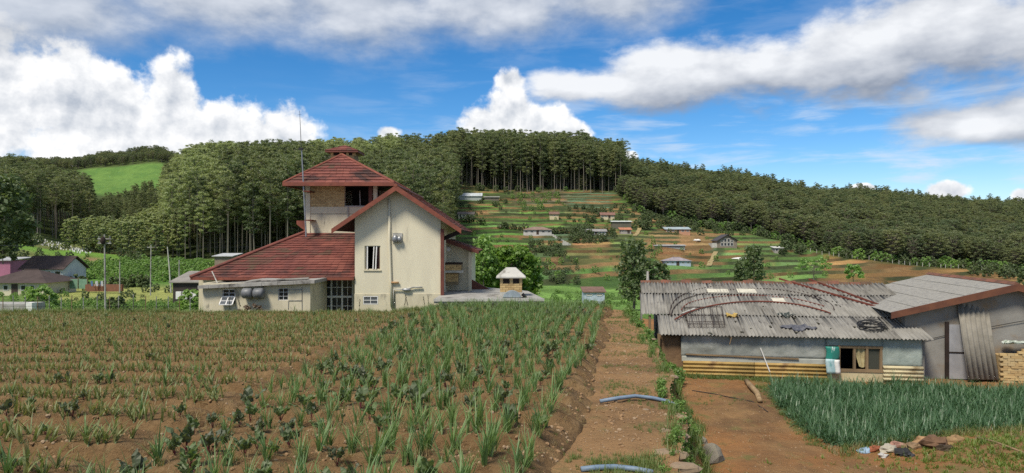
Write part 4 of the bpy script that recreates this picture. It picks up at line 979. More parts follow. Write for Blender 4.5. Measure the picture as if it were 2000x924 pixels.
# ---- second shed: rendered gable building at the right edge
GY = R(10.5); g1 = Vector((math.cos(GY), -math.sin(GY), 0)); g2 = Vector((math.sin(GY), math.cos(GY), 0))
def gable_shed():
    ap = P(1985,557,25.4); s = thing('rendered_shed', 'grey rendered shed with low gable roof and brown barge board', 'shed', (ap.x-2, ap.y+3, YZ))
    Q = lambda a, b, z=0.0: ap+g1*a+g2*b+UP*z
    sl = .262; HW = 4.15
    roofm = W['asb3']
    for sd, nm in ((-1,'left'),(1,'right')):
        mb = MB(); n = 5
        for i in range(n):
            for j in range(3):
                a0, a1 = sd*HW*i/n, sd*HW*(i+1.04)/n; b0, b1 = -.05+2.6*j, -.05+2.6*(j+1)-.004; h = .02*(n-i)/n+.003*((i+j) % 2)
                q = [Q(a0,b0,-abs(a0)*sl+h+.02), Q(a1,b0,-abs(a1)*sl+h+.035), Q(a1,b1,-abs(a1)*sl+h+.035), Q(a0,b1,-abs(a0)*sl+h+.02)]
                MB().slab(q if sd > 0 else q[::-1], UP*-.018).build('roof_sheet', roofm, s)
        bb = MB(); bb.slab([Q(0,-.12,.05),Q(sd*(HW+.05),-.12,-HW*sl+.04),Q(sd*(HW+.05),-.12,-HW*sl-.20),Q(0,-.12,-.20)], g2*.06); bb.build('barge_board', mat('brown_barge_paint', (.16,.065,.035), (.11,.045,.028), 2, .6, .002, 20), s)
    for i in range(18):
        c = Q(0, i*.44, .05); mb = MB(); mb.slab([c-g1*.16-UP*.03, c+UP*.07, c+g1*.16-UP*.03], g2*.43+UP*random.uniform(-.015,.015)); mb.build('ridge_tile', bpy.data.materials['old_ridge_tile'], s)
    w = MB(); w.slab([Q(-HW+.55,.3,YZ-ap.z-.3),Q(HW-.5,.3,YZ-ap.z-.3),Q(HW-.5,.3,-(HW-.5)*sl-.02),Q(0,.3,-.02),Q(-HW+.55,.3,-(HW-.55)*sl-.02)], g2*.2); w.build('front_wall', W['cement'], s)
    w = MB(); w.slab([Q(-HW+.55,.5,YZ-ap.z-.3),Q(-HW+.75,.5,YZ-ap.z-.3),Q(-HW+.75,.5,-(HW-.5)*sl-.02),Q(-HW+.55,.5,-(HW-.55)*sl-.02)], g2*7.0); w.build('side_wall', W['cement'], s)
    # door behind the leaning sheet
    d = MB(); d.slab([Q(-2.12,.24,YZ-ap.z),Q(-1.5,.24,YZ-ap.z),Q(-1.5,.24,YZ-ap.z+2.0),Q(-2.12,.24,YZ-ap.z+2.0)], g2*.05); dr = d.build('door', mat('grey_white_door', (.33,.33,.34), (.26,.26,.27), 2, .7), s)
    f = MB(); f.slab([Q(-2.25,.22,YZ-ap.z),Q(-2.12,.22,YZ-ap.z),Q(-2.12,.22,YZ-ap.z+2.1),Q(-2.25,.22,YZ-ap.z+2.1)], g2*.07); f.build('door_frame', W['dark'], s)
    MB().slab([Q(-2.12,.22,YZ-ap.z+.95),Q(-1.5,.22,YZ-ap.z+.95),Q(-1.5,.22,YZ-ap.z+1.0),Q(-2.12,.22,YZ-ap.z+1.0)], g2*.018).build('door_rail', W['dark'], dr)
    MB().tube([Q(-HW+.6,.26,-2.28),Q(-2.3,.26,-1.92),Q(-.3,.24,-1.45),Q(2.0,.24,-.95)], .012, 4).build('wall_cable', W['black'], s)
    return Q
GQ = gable_shed()
# corrugated sheet leaning on the wall
a = P(1868,600,25.9); bL = P(1890,741,25.3); bR = P(1958,744,25.2); y_ = (bL-a); wdt = 1.06
x_ = (bR-bL).normalized(); yv = (P(1869,594,26.0)-bL); L_ = yv.length; yv.normalize(); zv = x_.cross(yv).normalized(); x_ = yv.cross(zv)
me = corr_mesh('leaning_sheet', 1.07, L_, .178, .03, mat('mossy_fibre_cement', (.26,.24,.20), (.19,.175,.145), 2, .95, .006, 30, c3=(.12,.11,.08), s3=1.2))
tag(place('leaning_sheet', me, None, frame(bL, x_, yv, zv)), 'tall corrugated sheet leaning against the grey rendered wall', 'sheet')
# stack of bricks at the right edge
def brick_stack():
    b0 = P(1953,742,25.1); t = thing('brick_stack', 'stack of buff bricks against the grey wall at the right edge', 'brick stack', (b0.x+.6, b0.y+.2, YZ))
    me = MB().box(0,.225,0,.11,0,.082); me.cur = 0
    meshes = []
    for m in (W['brick'], W['brick2'], mat('pale_brick', (.50,.38,.20), (.42,.31,.16), 3, .9, .004, 30)):
        ob = me.build('brick', m, origin=(0,0,0)); meshes.append(ob.data); bpy.data.objects.remove(ob)
    rg = random.Random(4)
    for r in range(16):
        z = YZ-.05+r*.087; hi = 16
        cut = 0 if r < 12 else (r-11)
        for i in range(-1 if r % 2 else 0, 8):
            if i < 0: continue
            x = i*.232+(.1 if r % 2 else 0)+rg.uniform(-.012,.012)
            if r > 12 and (i < cut*1.2-1 or rg.random() < .2): continue
            o = bpy.data.objects.new('brick', rg.choice(meshes)); COL.objects.link(o); o.parent = t
            p = Vector((b0.x+.02, b0.y, z))+g1*x+g2*rg.uniform(-.02,.02); o.location = p-ORG[t]; o.rotation_euler = (0, 0, -GY+rg.uniform(-.05,.05))
    core = MB(); q0 = Vector((b0.x+.04, b0.y+.10, YZ)); core.slab([q0, q0+g1*1.85, q0+g1*1.85+g2*.5, q0+g2*.5], (0,0,1.0)); core.build('inner_bricks', W['brick2'], t)
    mb = MB(); V = []; n = 10; q = Vector((b0.x+.3, b0.y, YZ+1.42))
    for j in range(n+1):
        for i in range(n+1): V.append(q+g1*(1.5*i/n)+g2*(.5*j/n)+UP*(rg.uniform(0,.09)-.05*(i == 0)))
    N = len(V); V += [v-UP*.03 for v in V]; F = []
    for j in range(n):
        for i in range(n): a = j*(n+1)+i; F += [(a,a+1,a+n+2,a+n+1),(N+a,N+a+n+1,N+a+n+2,N+a+1)]
    mb.add(V, F); tag(mb.build('plastic_cover', mat('crumpled_clear_plastic', (.45,.48,.44), (.20,.25,.18), 7, .4)), 'crumpled pale plastic on top of the brick stack', 'plastic sheet')
brick_stack()
# ---- yard and path odds and ends
def ground(px, py, zf, y0=8, y1=30):
    for Y in np.arange(y0, y1, .02):
        X = (px-1000)/FP*Y
        if zf(X, Y) >= (HZ-py)/FP*Y: return Vector((X, Y, float(zf(X, Y))))
    return P(px, py, y1)
yz = lambda x, y: float(yard_z(np.array(x), np.array(y))); pz_ = lambda x, y: float(path_z(np.array(x), np.array(y))); fz = lambda x, y: float(field_z(np.array(x), np.array(y)))
a, b = ground(1458,750,yz,14), ground(1484,788,yz,14)
tag(MB().tube([a+UP*.1, a.lerp(b,.3)+UP*.13, a.lerp(b,.7)+UP*.12+Vector((.06,0,0)), b+UP*.08], [.085,.095,.09,.075], 9).build('log', mat('dead_log', (.34,.24,.13), (.22,.15,.085), 3, .9, .02, 10), smooth=True), 'pale bare log lying on the yard by the leek bed', 'log')
blue = mat('blue_grey_plastic_pipe', (.14,.20,.28), (.20,.26,.33), 3, .5)
pts = [ground(px,py,pz_,6) for px,py in ((1172,789),(1205,786),(1240,782),(1275,783),(1305,787))]
pts = [p+UP*(.045+.03*math.sin(i)) for i,p in enumerate(pts)]; pts += [P(1326,795,pts[-1].y-.08), P(1333,806,pts[-1].y-.1)]
tag(MB().tube(pts, .034, 8).build('water_pipe', blue, smooth=True), 'blue-grey plastic pipe laid across the footpath', 'pipe', 'pipes across the footpath')
pts = [ground(px,py,pz_,4)+UP*.04 for px,py in ((1135,924),(1165,920),(1200,920),(1240,923),(1275,930))]
tag(MB().tube(pts, .034, 8).build('water_pipe', blue, smooth=True), 'blue-grey pipe on the footpath at the bottom edge of the photo', 'pipe', 'pipes across the footpath')
pts = [ground(px,py,yz,12)+UP*.02 for px,py in ((1352,764),(1390,770),(1430,778),(1470,786),(1500,806))]
tag(MB().tube(pts, .014, 6).build('garden_hose', W['black']), 'thin black hose trailing across the earth yard', 'hose')
pts = [ground(px,py,yz,10)+UP*.03 for px,py in ((1908,857),(1940,865),(1975,878),(2005,890))]
tag(MB().tube(pts, .025, 6).build('dry_branch', W['wood']), 'long dry stick lying on the mossy mound', 'stick', 'sticks on the mossy mound')
pts = [ground(px,py,yz,10)+UP*.03 for px,py in ((1906,858),(1905,880),(1918,900),(1925,915))]
tag(MB().tube(pts, .018, 6).build('dry_branch', W['wood']), 'thin curved pale stick running down the mossy mound', 'stick', 'sticks on the mossy mound')
# edge stones of the path
rg = random.Random(11)
ST = [(1318,850,.26),(1322,812,.2),(1300,884,.30),(1326,910,.28),(1312,735,.16),(1275,662,.14),(1255,800,.10),(1292,842,.16)]
for i,(px,py,r) in enumerate(ST):
    p = ground(px,py,pz_,5); r *= .8; mb = MB(); mb.lump((p.x+.05,p.y,p.z-r*.16),(r*rg.uniform(.7,.95),r*rg.uniform(.6,.85),r*rg.uniform(.26,.34)),8,6,.26,rg)
    tag(mb.build('edge_stone', W['stone']), 'flat brown stone set along the right edge of the footpath', 'stone', 'stones edging the footpath')
for i,(px,py,r) in enumerate(((1392,900,.36),(1374,868,.16))):
    p = ground(px,py,yz,9); mb = MB(); mb.lump((p.x,p.y+.1,p.z+r*.2),(r*.8,r*.8,r*.85),10,7,.16,rg)
    tag(mb.build('boulder', mat('grey_boulder', (.22,.20,.16), (.14,.13,.10), 2, .95, .03, 6, c3=(.08,.10,.04), s3=1.2)), ('large grey boulder at the foot of the path bank','small grey boulder above the large one')[i], 'boulder', 'boulders below the path')
# debris heap in front of the leek bed
DEB = [(1690,884,.17,(.30,.42,.55),'pale blue and white plastic scrap at the left of the rubbish heap'),(1712,880,.18,(.30,.10,.05),'rusty red lump in the rubbish heap'),(1738,882,.22,(.42,.38,.30),'pale sack in the rubbish heap'),(1755,874,.2,(.36,.20,.15),'pinkish rag in the rubbish heap'),(1762,888,.2,(.03,.03,.03),'black plastic at the front of the rubbish heap'),
       (1785,876,.2,(.24,.16,.09),'brown clod in the middle of the rubbish heap'),(1800,866,.26,(.36,.22,.11),'large ochre stone topping the rubbish heap'),(1830,872,.34,(.16,.09,.05),'dark brown clod at the right of the rubbish heap'),(1862,866,.24,(.30,.19,.09),'ochre clod at the far right of the rubbish heap'),(1725,893,.12,(.5,.48,.45),'small white scrap below the rubbish heap'),(1776,892,.12,(.05,.05,.055),'small black scrap below the rubbish heap'),(1845,880,.2,(.07,.05,.03),'blackish clod under the dark brown one')]
for i,(px,py,r,c,lb) in enumerate(DEB):
    p = ground(px,py,yz,10); mb = MB(); r *= .85; mb.lump((p.x,p.y,p.z+r*.22),(r*1.15,r*.85,r*.55),9,6,.42,rg)
    tag(mb.build('rubbish_piece', mat('debris_%d' % i, c, tuple(q*.6 for q in c), 5, .8, .02, 9)), lb, 'rubbish', 'rubbish heap by the leek bed')

# ================================================================== houses on the hillside and in the valley
def C3(c, k=.75): return (c, tuple(q*k for q in c))
def wallm(c): return mat('wall_%.2f_%.2f_%.2f' % c, c, tuple(q*.85 for q in c), .6, .9, c3=tuple(q*.55 for q in c), s3=.5, t3=(.58,.75))
def roofm(c): return mat('roof_%.2f_%.2f_%.2f' % c, c, tuple(q*.75 for q in c), .8, .85, c3=tuple(q*.5 for q in c), s3=.5, t3=(.55,.72))
def small_house(name, label, cat, px0, px1, py, H, roof, wall, kind='gable', depth=5.0, rise=1.5, wins=3, door=True, Y=None, group='houses on the terraced hillside', over=.45, winlit='glass', yaw=0.0, base=1.6, rz0=None):
    Y = Y or y_at((px0+px1)/2, py); x0, x1 = (px0-1000)/FP*Y, (px1-1000)/FP*Y
    z = (HZ-py)/FP*Y; cx = (x0+x1)/2; hw = (x1-x0)/2-over
    t = thing(name, label, cat, (cx, Y+depth/2, z), group); RM = roofm(roof); WM = wallm(wall)
    B = lambda a, b, c: (cx+a, Y+b, z+c)
    # wall with window and door holes filled by real frames set proud of it
    w = MB(); w.box(cx-hw, cx+hw, Y, Y+depth, z-base, z+H)
    if kind == 'gable_front': w.slab([B(-hw,.0,H),B(hw,.0,H),B(0,.0,H+rise*.92)], (0,.25,0))
    if kind == 'gable':
        for sx in (-hw, hw-.2): w.slab([B(sx,0,H),B(sx,depth,H),B(sx,depth/2,H+rise*.9)], (.2,0,0))
    w.build('wall', WM, t)
    n = wins+(1 if door else 0); sl = 2*hw/max(n,1)
    for i in range(n):
        c = -hw+sl*(i+.5)
        if door and i == n//2:
            o = MB().box(cx+c-.5,cx+c+.5,Y-.05,Y+.02,z,z+min(2.0,H-.2)).build('door', mat('dark_door',(.07,.05,.04),(.05,.035,.03),2,.7), t)
            continue
        ww = min(1.3, sl*.6)/2; a, b = max(.8,H*.35), min(H-.35,max(.8,H*.35)+1.15)
        f = MB(); q = .08
        f.box(cx+c-ww,cx+c-ww+q,Y-.06,Y+.01,z+a,z+b); f.box(cx+c+ww-q,cx+c+ww,Y-.06,Y+.01,z+a,z+b); f.box(cx+c-ww+q,cx+c+ww-q,Y-.06,Y+.01,z+a,z+a+q); f.box(cx+c-ww+q,cx+c+ww-q,Y-.06,Y+.01,z+b-q,z+b)
        fr = f.build('window', W['white'], t); MB().box(cx+c-ww+q,cx+c+ww-q,Y-.03,Y-.006,z+a+q,z+b-q).build('pane', W['glass'], fr)
    o = over; th = .12
    if kind == 'hip':
        r = MB(); e = [B(-hw-o,-o,H),B(hw+o,-o,H),B(hw+o,depth+o,H),B(-hw-o,depth+o,H)]; k = min(hw*.75, depth*.6); rg = [B(-hw+k,depth/2,H+rise),B(hw-k,depth/2,H+rise)]
        r.add(e+rg, [(0,1,5,4),(1,2,5),(2,3,4,5),(3,0,4),(3,2,1,0)]); r.build('roof', RM, t)
        MB().tube([Vector(rg[0])+UP*.05,Vector(rg[1])+UP*.05],.1,5).build('ridge_cap', RM, t)
    elif kind == 'gable':
        for sy in (0, 1):
            y0_, y1_ = (-o, depth/2) if sy == 0 else (depth+o, depth/2)
            MB().slab([B(-hw-o,y0_,H-.1),B(hw+o,y0_,H-.1),B(hw+o,y1_,H+rise),B(-hw-o,y1_,H+rise)], (0,0,th)).build('roof', RM, t)
    elif kind == 'shed':
        MB().slab([B(-hw-o,-o,H),B(hw+o,-o,H),B(hw+o,depth+o,H+rise),B(-hw-o,depth+o,H+rise)], (0,0,th)).build('roof', RM, t)
    elif kind == 'gable_front':
        for sx in (-1, 1):
            MB().slab([B(sx*(hw+o),-o*1.6,H-.2),B(0,-o*1.6,H+rise),B(0,depth+o,H+rise),B(sx*(hw+o),depth+o,H-.2)], (0,0,th)).build('roof', RM, t)
    return t, Y, z
WH = (.5,.5,.47); CR = (.60,.54,.38); BL = (.46,.53,.60)
small_house('bungalow','white bungalow with brown hipped roof above stone steps','house',1020,1080,458,1.9,(.27,.19,.155),(.52,.51,.49),'hip',6,1.25,4,True,over=.5)
st = thing('garden_steps','pale flight of steps going down right from the white bungalow','steps',P(1094,470,y_at(1094,470)))
for i in range(9):
    px, py = 1078+i*4.0, 458+i*2.3; p = P(px,py,y_at(px,py)-.4); MB().box(p.x-.5,p.x+.75,p.y-.7,p.y+.7,p.z-.9,p.z+.12).build('step', W['conc_light'], st)
p = P(1104,476,y_at(1104,477)); MB().box(p.x-1.2,p.x+1.2,p.y-.6,p.y+.6,p.z-.8,p.z+.5).build('landing', W['conc_light'], st)
small_house('greenhouse','long pale greenhouse roof high on the left of the terraces','greenhouse',889,942,388,1.3,(.50,.54,.56),(.42,.45,.45),'gable',5.5,1.6,0,False)
small_house('hut','low grey hut right of the greenhouse','hut',944,976,390,1.2,(.36,.35,.32),(.16,.14,.11),'shed',4,.6,2,False)
small_house('cottage','small cream cottage half hidden above the house roof','house',893,927,426,1.7,(.20,.17,.15),(.62,.58,.42),'gable',4.5,1.0,3,True)
small_house('hut','tiny cream hut with brown roof above the white bungalow','hut',1072,1093,425,1.6,(.20,.12,.09),(.62,.52,.34),'gable',4,1.1,1,False)
small_house('cottage','cream cottage with reddish roof near the top right terraces','house',1172,1202,427,1.7,(.24,.13,.10),(.60,.50,.35),'gable',4.5,1.2,3,True)
small_house('long_shed','open shed with long white roof above the orange-roofed hut','shed',1194,1235,443,2.2,(.62,.66,.62),(.14,.13,.10),'shed',4,.5,0,False)
small_house('hut','small hut with orange tin roof','hut',1210,1235,456,1.5,(.46,.20,.11),(.36,.32,.30),'shed',4,1.0,1,True)
small_house('cottage','white cottage with flat grey roof among dark shrubs','house',1143,1186,459,1.5,(.30,.29,.28),(.50,.49,.46),'gable',5,.9,4,True)
small_house('long_house','long orange-walled house with pale blue-grey roof','house',1298,1350,456,1.8,(.36,.43,.45),(.50,.28,.18),'shed',5,1.1,4,True)
small_house('cottage','pale blue cottage with patchy grey and mauve roof','house',1296,1352,519,1.6,(.32,.28,.30),(.40,.47,.56),'hip',5,1.1,4,True)
tc, Yc, zc = small_house('chalet','dark-roofed two-storey chalet with tall front windows','house',1399,1442,482,2.6,(.075,.07,.08),(.24,.20,.16),'gable_front',8,2.4,0,False,over=.5)
cx = (1420-1000)/FP*Yc
for i in range(4):
    a = cx-2.6+i*1.35; f = MB(); q = .1
    for z0, z1 in ((.3,1.7),(1.9,3.4)):
        if z0 > 1 and i in (0,3): z1 = 2.7
        f = MB(); f.box(a,a+q,Yc-.08,Yc+.01,zc+z0,zc+z1); f.box(a+1.1-q,a+1.1,Yc-.08,Yc+.01,zc+z0,zc+z1); f.box(a+q,a+1.1-q,Yc-.08,Yc+.01,zc+z0,zc+z0+q); f.box(a+q,a+1.1-q,Yc-.08,Yc+.01,zc+z1-q,zc+z1)
        fr = f.build('window', W['white'], tc); MB().box(a+q,a+1.1-q,Yc-.04,Yc-.01,zc+z0+q,zc+z1-q).build('pane', W['glass'], fr)
MB().box(cx-6.2,cx-3.9,Yc+.5,Yc+5,zc-1,zc+1.5).build('porch', W['conc_light'], tc)
small_house('hut','white-roofed hut beside dark bushes on the right terraces','hut',1511,1531,494,2.0,(.58,.58,.54),(.36,.33,.30),'shed',4,.6,1,True)
small_house('hut','low pale hut just below the forest edge','hut',1509,1529,466,1.1,(.42,.37,.27),(.38,.34,.26),'shed',3.5,.5,1,False)
small_house('hut','small grey hut right of the low pale hut by the forest','hut',1531,1541,467,1.0,(.40,.42,.44),(.30,.30,.30),'shed',3,.4,0,False)
small_house('field_shed','pale blue shed with brown roof at the end of the crop field','shed',1138,1184,587,1.05,(.20,.12,.085),(.44,.50,.60),'shed',3.0,.45,2,False,Y=92,group='houses near the cream house',over=.2)
small_house('long_shed','low polytunnel strip below the orange-walled house','shed',1276,1340,483,.6,(.40,.42,.42),(.3,.32,.32),'shed',2.5,.3,0,False)
# valley houses on the left
VG = 'houses in the valley on the left'
small_house('bungalow','cream house with dark hipped roof at the left edge','house',-40,97,577,2.0,(.075,.055,.05),(.60,.55,.40),'hip',8,1.9,6,True,Y=112,group=VG,over=.7)
small_house('bungalow','pale blue house with long dark brown roof behind the cream one','house',38,128,547,2.0,(.085,.06,.055),(.50,.55,.58),'gable',7,2.2,4,False,Y=128,group=VG,over=.5)
small_house('pink_house','pink house with grey tin roof at the left edge','house',-70,24,531,2.2,(.40,.41,.41),(.40,.16,.25),'shed',6,.5,0,False,Y=140,group=VG,over=.4)
small_house('lean_to_shed','small dark open shed left of the annexe','shed',332,392,581,1.5,(.28,.26,.23),(.055,.045,.04),'shed',4,.9,0,False,Y=72,group=VG,over=.3)
small_house('white_roofed_shed','pale-roofed shed behind the long red roof','shed',415,456,512,1.2,(.48,.49,.49),(.25,.2,.15),'shed',5,.5,0,False,Y=150,group=VG)
for i,(px,w) in enumerate(((350,10),(362,8),(379,12))):
    a = P(px,580,71.6); tag(MB().box(a.x-w/2/FP*71.6,a.x+w/2/FP*71.6,71.4,71.7,a.z-.2,a.z+.55).build('white_block', W['white']), ('left white block in front of the dark open shed','narrow white block in front of the dark open shed','right white block in front of the dark open shed')[i], 'block', 'white blocks')
# green net fence in the valley
nf = thing('net_fence','green net fence beside the pale blue valley house','fence',P(145,558,118))
gm = mat('green_shade_net',(.13,.24,.16),(.18,.30,.21),2,.8)
for i in range(3): a = P(118+i*18,558,118); b = P(136+i*18-1,558,118); MB().box(a.x,b.x,118-.03,118+.03,a.z-.5,a.z+1.1).build('net_panel', gm, nf)
for i in range(4): a = P(117+i*18,558,118); MB().tube([(a.x,117.9,a.z-.8),(a.x,117.9,a.z+1.3)],.05,5).build('post', W['wood'], nf)
a = P(190,560,116); tag(MB().box(a.x-2.0,a.x+4,116,116.6,a.z-.8,a.z+.35).build('brick_wall', mat('low_red_brick_wall',(.22,.10,.06),(.16,.075,.05),3,.9)),'low red-brown wall right of the green net fence','wall')
for i in range(5):
    a = P(180+i*5,553,115.5); tag(MB().bar((a.x,115.5,a.z-.5),(a.x+.3*(i % 2-.5),115.6,a.z+.35),.28,.06).build('washing', W['white'] if i % 3 else mat('blue_cloth',(.15,.25,.45))),'small pale cloth hung on the low red-brown wall','cloth','washing on the low wall')
# concrete trough at the left edge
p0, p1 = P(-30,604,52), P(62,604,52)
tag(MB().box(p0.x,p1.x,51.5,53.5,p0.z-1.0,p0.z+.42).build('concrete_trough', W['conc']),'low grey concrete tank at the left edge behind the field','tank')
tag(MB().box(P(52,0,51).x,P(64,0,51).x,50.9,51.4,P(0,602,51).z-.6,P(0,602,51).z+.4).build('white_tub', W['white']),'small white tub beside the concrete tank','tub')
# poles on the left
def pole(px, y0, y1, Y, r, m, label, arms=0, lean=0, name='utility_pole', group='poles in the valley'):
    a = P(px,y0,Y); b = P(px+lean,y1,Y); t = thing(name,label,'pole',a,group)
    MB().tube([a-UP*.8, a.lerp(b,.5), b],[r*1.15,r,r*.75],7).build('shaft', m, t)
    for i in range(arms):
        c = a.lerp(b,.94-.06*i); MB().bar(c-Vector((.55,0,0)),c+Vector((.55,0,0)),.09).build('cross_arm', m, t)
        for s in (-.45,0,.45): MB().lump(c+Vector((s,0,.12)),(.045,.045,.08),6,4,0).build('insulator', W['steel'], t)
    return b
t1 = pole(206,600,458,58,.07,W['conc'],'tall dark grey utility pole with cross arms left of the house',2,-2)
c = P(204,470,58); tag(MB().lump((c.x,57.8,c.z),(.2,.2,.34),9,6,.05).build('transformer', W['dark']),'grey transformer drum hung on the tall utility pole','transformer')
t2 = pole(294,566,478,100,.08,W['conc'],'thin grey utility pole in front of the green bank',1,1)
t3 = pole(334,560,482,98,.09,W['conc_light'],'pale bare leaning pole between the two thinner ones',0,-7)
pole(350,556,508,104,.10,W['conc'],'short thin pole right of the pale leaning pole',0)
pole(234,562,510,110,.09,W['conc'],'short thin pole right of the tall utility pole',0)
pole(1265,556,530,45,.09,W['conc_light'],'short pale post behind the left end of the shed',0,name='post')
def sag(a, b, d, n=14): return [a.lerp(b,i/n)-UP*d*4*(i/n)*(1-i/n) for i in range(n+1)]
w_ = thing('power_lines','thin power lines strung between the valley poles','wires',t1)
for k,(a,b) in enumerate(((t1,t2),(t1-UP*.5,t2-UP*.3),(t2,P(620,470,150)),(P(-60,470,90),t1))): MB().tube(sag(a,b,.8),.018,4).build('wire', W['black'], w_)
# wire fence along the far edge of the field, left
wf_ = thing('wire_fence','wire fence with thin posts behind the far left edge of the field','fence',P(200,606,47))
wp_ = []
for i in range(17):
    px = 5+i*23+random.uniform(-4,4); a = P(px,604,47+random.uniform(-.3,.3)); MB().tube([a-UP*.9,a+UP*(.85+random.uniform(-.1,.15))],.028,5).build('post', W['conc' if i % 3 else 'wood'], wf_); wp_.append(a)
for h in (.2,.62): MB().tube([p+UP*h+Vector((0,-.03,0)) for p in wp_],.010,4).build('wire', W['black'], wf_)
# fence posts below the forest on the right
fp = thing('forest_fence','line of pale fence posts between brown terraces and the right forest','fence',P(1780,515,y_at(1780,515)))
for i in range(34):
    px = 1560+i*11.5+random.uniform(-2,2); py = float(np.interp(px,[1560,1650,1800,1950],[486,501,516,531]))+1; Y = y_at(px,py); a = P(px,py,Y); a.z = tz(px,Y)
    MB().tube([a-UP*.5,a+UP*1.7],.11,5).build('post', W['conc_light'], fp)
# rows of small white stones on the left slope
wm = W['white']; ms = MB().box(-.16,.16,-.08,.08,-.2,.5); ob = ms.build('marker_stone', wm, origin=(0,0,0)); msd = ob.data; bpy.data.objects.remove(ob)
k = 0
for r in range(4):
    for i in range(34):
        px = 30+i*4.4+r*2.3+random.uniform(-1.5,1.5); py = 457+i*.95+r*3.4+random.uniform(-.8,.8)
        if py > 495 or random.random() < .15: continue
        Y = y_at(px,py,120); a = P(px,py,Y); a.z = tz(px,Y)
        o = link_mesh('marker_stone', msd, None, a); o.rotation_euler = (random.uniform(-.1,.1),random.uniform(-.15,.15),random.uniform(-.5,.5)); s_ = random.uniform(.7,1.2); o.scale = (s_,1,s_)
        tag(o,'small white upright stone in the rows on the far left slope','stone','white stones in rows on the left slope')
# white covers on terraces
for i,(px,py,w,lb) in enumerate(((1448,502,3.2,'white plastic heap left of the tall terrace tree'),(1466,498,2.2,'second white plastic heap beside the tall terrace tree'),(1360,472,1.6,'small white cover on the brown terrace'),(980,440,1.2,'small white pole-like cover above the left terraces'))):
    Y = y_at(px,py); a = P(px,py,Y); a.z = tz(px,Y); tag(MB().lump(a+UP*.2,(w,1.0,.55),10,6,.25).build('plastic_heap', W['white']), lb, 'plastic sheet', 'white covers on the terraces')
for i,(x0,y0,x1,y1) in enumerate(((1384,516,1398,488),(1240,462,1250,444))):
    q0, q1 = P(x0,y0,y_at(x0,y0)), P(x1,y1,y_at(x1,y1)); n = 12; L = []
    for j in range(n+1):
        u = j/n; px, py = x0+(x1-x0)*u, y0+(y1-y0)*u; Y = y_at(px,py); c = P(px,py,Y); c.z = tz(px,Y)+.25; L.append(c)
    mb = MB(); V = [c+Vector((s,0,0)) for c in L for s in (-.9,.9)]; V += [v-UP*.8 for v in V]; N = 2*(n+1)
    mb.add(V,[(2*j,2*j+1,2*j+3,2*j+2) for j in range(n)]+[(2*j,2*j+2,N+2*j+2,N+2*j) for j in range(n)]+[(2*j+1,N+2*j+1,N+2*j+3,2*j+3) for j in range(n)])
    tag(mb.build('terrace_path', mat('tan_path',(.34,.27,.13),(.27,.21,.10),1,.95)), kind='structure')

# ================================================================== trees
def leaf_quads(rs, centers, radii, counts, size, up=0.35, aspect=1.5, shell=0.5):
    """leaf-clump faces spread through ellipsoids: n x 4 x 3"""
    out = []
    for c, r, n in zip(centers, radii, counts):
        d = rs.normal(size=(n,3)); d /= np.linalg.norm(d,axis=1)[:,None]
        p = d*(rs.rand(n,1)**shell)*np.array(r)+np.array(c)
        nr = rs.normal(size=(n,3))+np.array((0,0,up))+d*0.6; nr /= np.linalg.norm(nr,axis=1)[:,None]
        u = np.cross(nr, rs.normal(size=(n,3))); u /= np.linalg.norm(u,axis=1)[:,None]; v = np.cross(nr,u)
        s = size*(.6+.8*rs.rand(n,1)); a = u*s*aspect*.5; b = v*s*.5
        out.append(np.stack([p-a, p+b*.9-a*.1, p+a, p-b*.9+a*.1], 1))
    return np.concatenate(out)
def quads_to_mesh(name, Q, m):
    n = len(Q); return np_mesh(name, Q.reshape(-1,3), np.arange(4*n).reshape(-1,4), m)
def join_mesh(name, parts):
    """one mesh from (verts, faces, material)"""
    V = []; F = []; mi = []; ms = []
    for k, (v, f, m) in enumerate(parts):
        b = len(V); V += [tuple(q) for q in v]; F += [tuple(b+i for i in q) for q in f]; mi += [k]*len(f); ms.append(m)
    me = bpy.data.meshes.new(name); me.from_pydata(V, [], F)
    for m in ms: me.materials.append(m)
    me.polygons.foreach_set('material_index', mi); me.update(); return me
L_E = leafmat('eucalypt_leaves', ((.11, .155, .062), (.30, .32, .135), (.16, .21, .08)), .5, .12)
L_EL = leafmat('eucalypt_leaves_pale', ((0.343, 0.413, 0.171), (0.443, 0.483, 0.212), (0.282, 0.343, 0.141)), .5, .12)
L_R = leafmat('forest_leaves', ((.095, .145, .068), (.27, .285, .125), (.165, .21, .088)), .5, .15)
L_B = leafmat('bush_leaves', ((0.186, 0.329, 0.084), (0.306, 0.481, 0.11), (0.208, 0.35, 0.088)), .5, .4)
L_N = leafmat('bright_tree_leaves', ((0.184, 0.321, 0.037), (0.218, 0.356, 0.04), (0.115, 0.218, 0.035)), .5, .9)
L_D = leafmat('dark_tree_leaves', ((0.105, 0.158, 0.06), (0.158, 0.219, 0.079), (0.131, 0.175, 0.067)), .5, .5)
